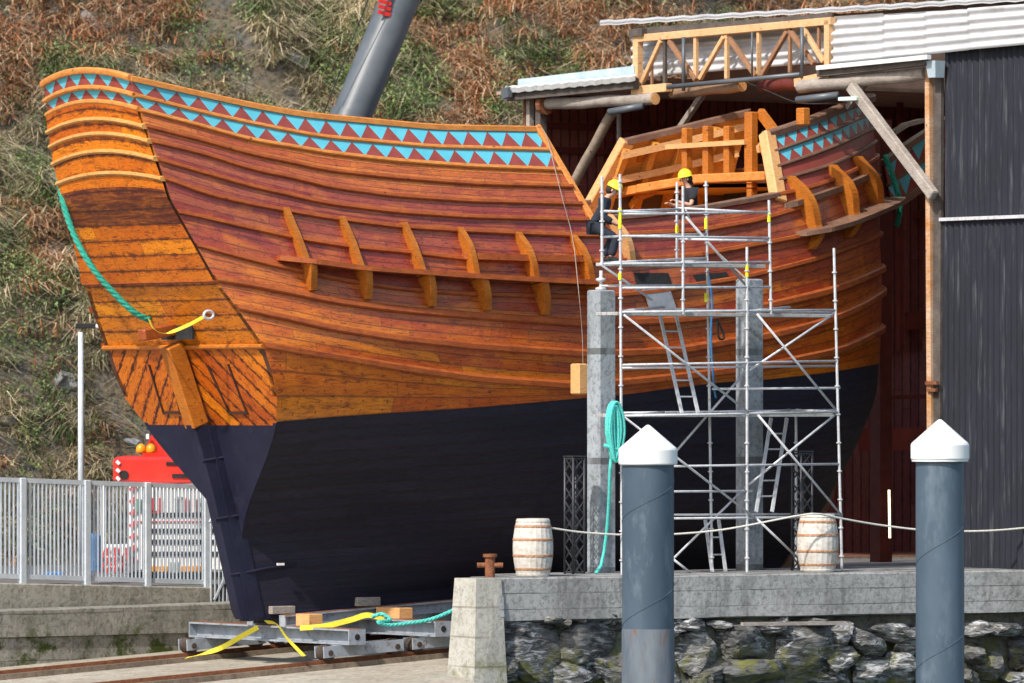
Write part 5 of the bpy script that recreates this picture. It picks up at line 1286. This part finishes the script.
# tube floodlights
for (x0,y0,x1,y1,lb) in ((609,112,643,106,'grey tube lamp under the left log beam of the shed'),(797,100,838,95,'grey tube lamp with pale lens under the right log beam')):
    a,b=Pu(x0,y0,UM-.7),Pu(x1,y1,UM-.4); e=empty('tube_floodlight',b,lb,'lamp','tube lamps on the shed front')
    mb=MB(); mb.tube([a,b],.065,12); mb.build('housing',M['boomgrey'],e,smooth=True)
    mb=MB(); mb.tube([a-(b-a).normalized()*.02,a+(b-a).normalized()*.005],.052,12); mb.build('end_cap',M['darkrub'],e)
    if x0>700:
        mb=MB(); mb.box(Pu(850,99,UM-.45),.20,.10,.035,(DU*.3+DV).normalized(),(DU-DV*.3).normalized(),DZ,bev=.01); mb.build('lens',rough_mat('pale_green_lens',(.62,.85,.72),(.7,.9,.8),3,.2,0),e)
# truss
def tb(a,b,w_,mat,name,u=UM-.05,d=None):
    mb=MB(); mb.bar(Pu(*a,u),Pu(*b,u),w_,d or w_,up=DU,bev=.008); mb.build(name,mat,shed)
F_=M['fresh']
M['truss']=timber('fresh_truss_timber',(.62,.36,.17),(.72,.46,.24),(.25,.12,.05),.7)
M['brown']=timber('brown_truss_timber',(.26,.13,.07),(.36,.19,.10),(.08,.04,.02),.8)
TR=M['truss']
tb((640,38.5),(833,21),.14,TR,'top_chord'); tb((634,91),(669,87.5),.16,TR,'bottom_chord',UM-.2); tb((797,83),(832,75.5),.16,TR,'bottom_chord',UM-.2)
for x,y0,y1,w_,mt in ((638,36,91,.15,TR),(665,38,87,.07,M['beamdark']),(696,35,82,.08,TR),(727,33,79,.08,TR),(759,31,76,.075,TR),(790,28,73,.065,M['brown']),(829,20,74,.14,TR),(819,24,60,.06,M['brown']),(652,60,85,.05,M['brown'])): tb((x,y0),(x,y1),w_,mt,'truss_post')
for a,b,mt in (((661,41),(642,83),TR),((669,41),(696,80),M['brown']),((724,37),(700,79),TR),((729,38),(756,76),M['brown']),((787,32),(762,75),M['brown']),((791,32),(814,64),M['brown']),((803,28),(824,62),TR)): tb(a,b,.085,mt,'truss_diagonal',UM-.1)
for y0,y1 in ((63,55),(73,65)): tb((640,y0),(833,y1-2),.045,M['brown'],'purlin',UM+.3)
for x,y0,y1 in ((683.5,37,91),(752,32,80),(802,27,78)):
    mb=MB(); mb.tube([Pu(x,y0,UM-.28),Pu(x,y1,UM-.28)],.035 if x!=752 else .02,8); mb.build('steel_hanger',M['boomgrey'],shed,smooth=True)
mb=MB(); mb.tube([Pu(668,87,UM-.28),Pu(800,74.5,UM-.28)],.045,8); mb.build('steel_tie',M['boomgrey'],shed,smooth=True)
rope([Pu(742,80,UM),Pu(770,92,UM-.2),Pu(800,103,UM-.3),Pu(840,103,UM-.3)],.012,M['darkrub'],'lamp_cable',parent=shed,lay=False)
# ================================================================ hillside
def hz(x,y):
    y0=137+max(0,x-2)*.62+max(0,-x-6)*-.25
    d=y-y0
    if d<0: return GZ-.25+.0*d
    h=GZ-.25+ d*1.05+ .6*min(d,3)
    n=noise.noise(Vector((x*.16,y*.16,0)))*1.9+noise.noise(Vector((x*.5,y*.5,4)))*1.0+noise.noise(Vector((x*1.3,y*1.3,9)))*.2
    g=math.exp(-((x+4.9+ (y-150)*.14)/.8)**2)*1.0+math.exp(-((x+9.2-(y-140)*.25)/.7)**2)*.6
    return h+n*min(1,d/3)-g*min(1,d/3)
mb=MB(); P=[]
nx,ny=230,150
for i in range(nx+1):
    x=-32+72*i/nx; P.append([Vector((x,130+55*(j/ny)**1.2,hz(x,130+55*(j/ny)**1.2))) for j in range(ny+1)])
mb.grid(P,flip=False)
P2=[[Vector((x,y,hz(clampx,yy)+dz)) for (y,yy,dz) in ()] for x,clampx in ()]
m,nt,b=newmat('hill_soil_and_rock'); p=geo(nt)
n1=noise_(nt,p,.8,8,.7); n2=noise_(nt,mapping(nt,p,(1,1,.35)),2.5,9,.75,.5); n3=noise_(nt,p,7,6,.75)
c=ramp(nt,n1,[(.3,(.10,.085,.055)),(.5,(.19,.145,.09)),(.7,(.22,.19,.14))]); c=mix(nt,ramp(nt,n2,[(.5,0),(.58,.8)]),c,(.15,.145,.14)); c=mix(nt,ramp(nt,n3,[(.38,.8),(.5,0)]),c,(.035,.035,.03))
L(nt,c,b.inputs['Base Color']); b.inputs['Roughness'].default_value=.95; bump(nt,b,n3,1,.15)
hill=mb.build('hillside',m,smooth=True); tag(hill,kind='structure')
# vegetation blades
def vegmat(name,tr=.25):
    m,nt,b=newmat(name); at=N(nt,'ShaderNodeAttribute',attribute_name='col'); L(nt,at.outputs['Color'],b.inputs['Base Color']); b.inputs['Roughness'].default_value=.85; b.inputs['Specular IOR Level'].default_value=.15
    return m
def px_of(x,y,z): return 512+F*x/y, HZ-(z-CZ)*F/y
BR=[(.46,.20,.09),(.55,.28,.14),(.38,.16,.075),(.62,.40,.25),(.50,.29,.17)]; ST=[(.58,.46,.29),(.50,.40,.24),(.66,.55,.37),(.40,.35,.20)]; GR=[(.10,.17,.045),(.15,.21,.06),(.06,.11,.035),(.22,.27,.10),(.15,.22,.10)]; OL=[(.25,.24,.13),(.20,.19,.11),(.30,.27,.16)]
def pick(L_): return L_[int(np.random.rand()*len(L_))]
class Veg:
    def __init__(s): s.v=[];s.f=[];s.c=[]
    def blade(s,base,d,up,Ln,w,droop,colr,n=3):
        side=d.cross(up)
        if side.length<1e-4: side=Vector((1,0,0))
        side.normalize(); i0=len(s.v)
        for k in range(n+1):
            t=k/n; p=base+up*(Ln*t*(1-.25*droop*t))+d*(Ln*droop*t*t)-Vector((0,0,1))*(Ln*droop*.55*t*t*t); ww=w*(1-t*.85)
            s.v.append(tuple(p-side*ww/2)); s.v.append(tuple(p+side*ww/2)); s.c.append(colr); s.c.append(colr)
        for k in range(n): a=i0+2*k; s.f.append((a,a+1,a+3,a+2))
    def leaf(s,p,sz,colr):
        a=Vector(np.random.normal(size=3)).normalized(); b_=a.cross(Vector(np.random.normal(size=3))).normalized(); i0=len(s.v)
        for q in (a*sz,b_*sz*.5,-a*sz,-b_*sz*.5): s.v.append(tuple(p+q)); s.c.append(colr)
        s.f.append((i0,i0+1,i0+2,i0+3))
    def build(s,name,mat,label=None):
        me=bpy.data.meshes.new(name); me.from_pydata(s.v,[],s.f); ca=me.color_attributes.new('col','FLOAT_COLOR','POINT')
        arr=np.ones((len(s.v),4),dtype=np.float32); arr[:,:3]=np.array(s.c,dtype=np.float32); ca.data.foreach_set('color',arr.ravel()); me.materials.append(mat)
        o=bpy.data.objects.new(name,me); col.objects.link(o); tag(o,kind='stuff'); return o
bracken,grass,shrub=Veg(),Veg(),Veg()
vm=vegmat('hill_plant_fibre')
NC=52000
for i in range(NC):
    x=np.random.uniform(-17,22); y=133+np.random.rand()**1.0*40; z=hz(x,y)
    if z<GZ-.1: continue
    X_,Y_=px_of(x,y,z)
    if X_<-200 or X_>1200 or Y_<-120 or Y_>600: continue
    if 560<X_<1060 and Y_>110: continue
    if 320<X_<900 and Y_>210: continue
    if 150<X_<1060 and Y_>260: continue
    if 140<X_<530 and Y_>170: continue
    cn=noise.noise(Vector((X_*.012,Y_*.016,1.0))); c2=noise.noise(Vector((X_*.03,Y_*.035,7.0)))
    # rock gullies stay bare
    bare=noise.noise(Vector((X_*.022,Y_*.018,21)))
    g1=math.exp(-((X_-(212+Y_*.62))/17)**2)*(Y_<130); g2=math.exp(-((X_-(118-(Y_-420)*-.35))/16)**2)*(Y_>380)
    if g1*1.15+g2*1.1>np.random.rand()*.8: continue
    if bare>.45 and np.random.rand()<.6: continue
    # vegetation type by place
    wb=.0
    if Y_<130 and X_<235: wb=.62-.25*(Y_>100)
    elif X_>400 and Y_<140: wb=.72 if not(X_<520 and Y_>55) else .22
    elif X_<400 and Y_<130 and X_>235: wb=.25
    else: wb=.10
    wg=.55 if (340<X_<640 and Y_>50) else (.50 if Y_>280 else .30)
    if 235<X_<400 and Y_<120: wg=.6
    r=.5+cn*1.5+c2*.6+(np.random.rand()-.5)*.45; s0=1+.5*noise.noise(Vector((x*.8,y*.8,55)))
    bush=noise.noise(Vector((x*.55,y*.55,31)))+(.22 if (X_<70 and 150<Y_<320) else 0)+(.25 if (330<X_<640 and 50<Y_<130) else 0)+(.15 if (235<X_<400 and Y_<90) else 0)+(.15 if Y_>340 else 0)
    if bush>.34 and np.random.rand()<.75: r=wb+.01; c2=.3
    up=Vector((0,-.25,1)).normalized(); nb=0
    base=Vector((x,y,z-.05))
    if r<wb:
        k=np.random.uniform(.65,1.25); nb=15
        for j in range(nb):
            a=np.random.uniform(0,2*math.pi); d=Vector((math.cos(a),math.sin(a)-.5,0)).normalized(); c_=pick(BR) if np.random.rand()<.8 else pick(ST); s_=np.random.uniform(.6,1.2)*s0
            bracken.blade(base+Vector((np.random.normal(0,.14),np.random.normal(0,.14),0)),d,up,np.random.uniform(.35,.85)*k,.034*k,np.random.uniform(.4,1.3),(c_[0]*s_,c_[1]*s_,c_[2]*s_))
    elif r<wb+wg*.45 and c2>-.25:
        k=np.random.uniform(.7,1.5) if bush>.34 else np.random.uniform(.5,1.1); c0=pick(GR if c2>0 or np.random.rand()<.5 else OL); 
        for j in range(46):
            q=Vector(np.random.normal(size=3)); q=q.normalized()*np.random.rand()**.4; p_=base+Vector((q.x*.42*k,q.y*.36*k,.2+q.z*.36*k+.1)); s_=np.random.uniform(.5,1.35)
            shrub.leaf(p_,np.random.uniform(.028,.055),(c0[0]*s_,c0[1]*s_,c0[2]*s_))
        for j in range(3):
            a=np.random.uniform(0,6.28); shrub.blade(base,Vector((math.cos(a),math.sin(a),0)),up,.6*k,.015,.4,(.2,.15,.10))
    else:
        k=np.random.uniform(.7,1.35); pal=ST if c2<.12 else (OL if np.random.rand()<.5 else GR); wind=Vector((.8,-.3,0))
        for j in range(16):
            a=np.random.uniform(0,2*math.pi); d=(Vector((math.cos(a),math.sin(a)-.4,0))+wind*.8).normalized(); c_=pick(pal) if np.random.rand()<.75 else pick(OL); s_=np.random.uniform(.6,1.15)*s0
            grass.blade(base+Vector((np.random.normal(0,.1),np.random.normal(0,.1),0)),d,up,np.random.uniform(.4,.95)*k,.024*k,np.random.uniform(.5,1.4),(c_[0]*s_,c_[1]*s_,c_[2]*s_))
bracken.build('dry_bracken',vm); grass.build('dry_grass',vm); shrub.build('green_scrub',vm)
print('veg',len(bracken.f),len(grass.f),len(shrub.f))
mb=MB()
for i in range(60):
    X_=np.random.uniform(0,320); Y_=np.random.uniform(0,470); 
    x=(X_-512)/F*145
    # march to the hill
    y=133.0
    while y<180:
        xx=(X_-512)/F*y; z=CZ+(HZ-Y_)/F*y
        if hz(xx,y)>z: break
        y+=.3
    rock(mb,Vector((xx,y-.1,z)),np.random.uniform(.1,.4),np.random.uniform(.1,.3),np.random.uniform(.1,.3),i*1.3,Vector((1,0,0)),Vector((0,1,0)),DZ,np.random.uniform(-1,1)) if i%3==0 else None
M['hrock']=rough_mat('pale_grey_hill_stone',(.20,.20,.20),(.36,.36,.36),3,.9,.6)
ho=mb.build('loose_stones',M['hrock']); tag(ho,kind='stuff')
# ---------------------------------------------------------------- world and sun
w=bpy.data.worlds.new('World'); scene.world=w; w.use_nodes=True; nt=w.node_tree; bg=nt.nodes['Background']
sky=nt.nodes.new('ShaderNodeTexSky'); sky.sky_type='NISHITA'; sky.sun_disc=False
ts=Vector((-.55,-.78,.98)).normalized(); el=math.asin(ts.z)
sky.sun_elevation=el; sky.sun_rotation=math.atan2(ts.x,ts.y)
sky.air_density=1.2; sky.dust_density=2.0
nt.links.new(sky.outputs[0],bg.inputs[0]); bg.inputs[1].default_value=.15
sd=bpy.data.lights.new('sun','SUN'); sd.energy=3.4; sd.angle=R(1.5); sd.color=(1,.95,.87)
so=bpy.data.objects.new('sun',sd); col.objects.link(so); so.rotation_euler=(-ts).to_track_quat('-Z','Y').to_euler(); so.location=(0,0,60)
vs=scene.view_settings; vs.view_transform='Standard'; vs.look='None'; vs.gamma=1; vs.use_curve_mapping=False; vs.exposure=0.5
scene.render.resolution_x=1024; scene.render.resolution_y=683
cam_d.dof.use_dof=True; cam_d.dof.focus_distance=112.5; cam_d.dof.aperture_fstop=2.0
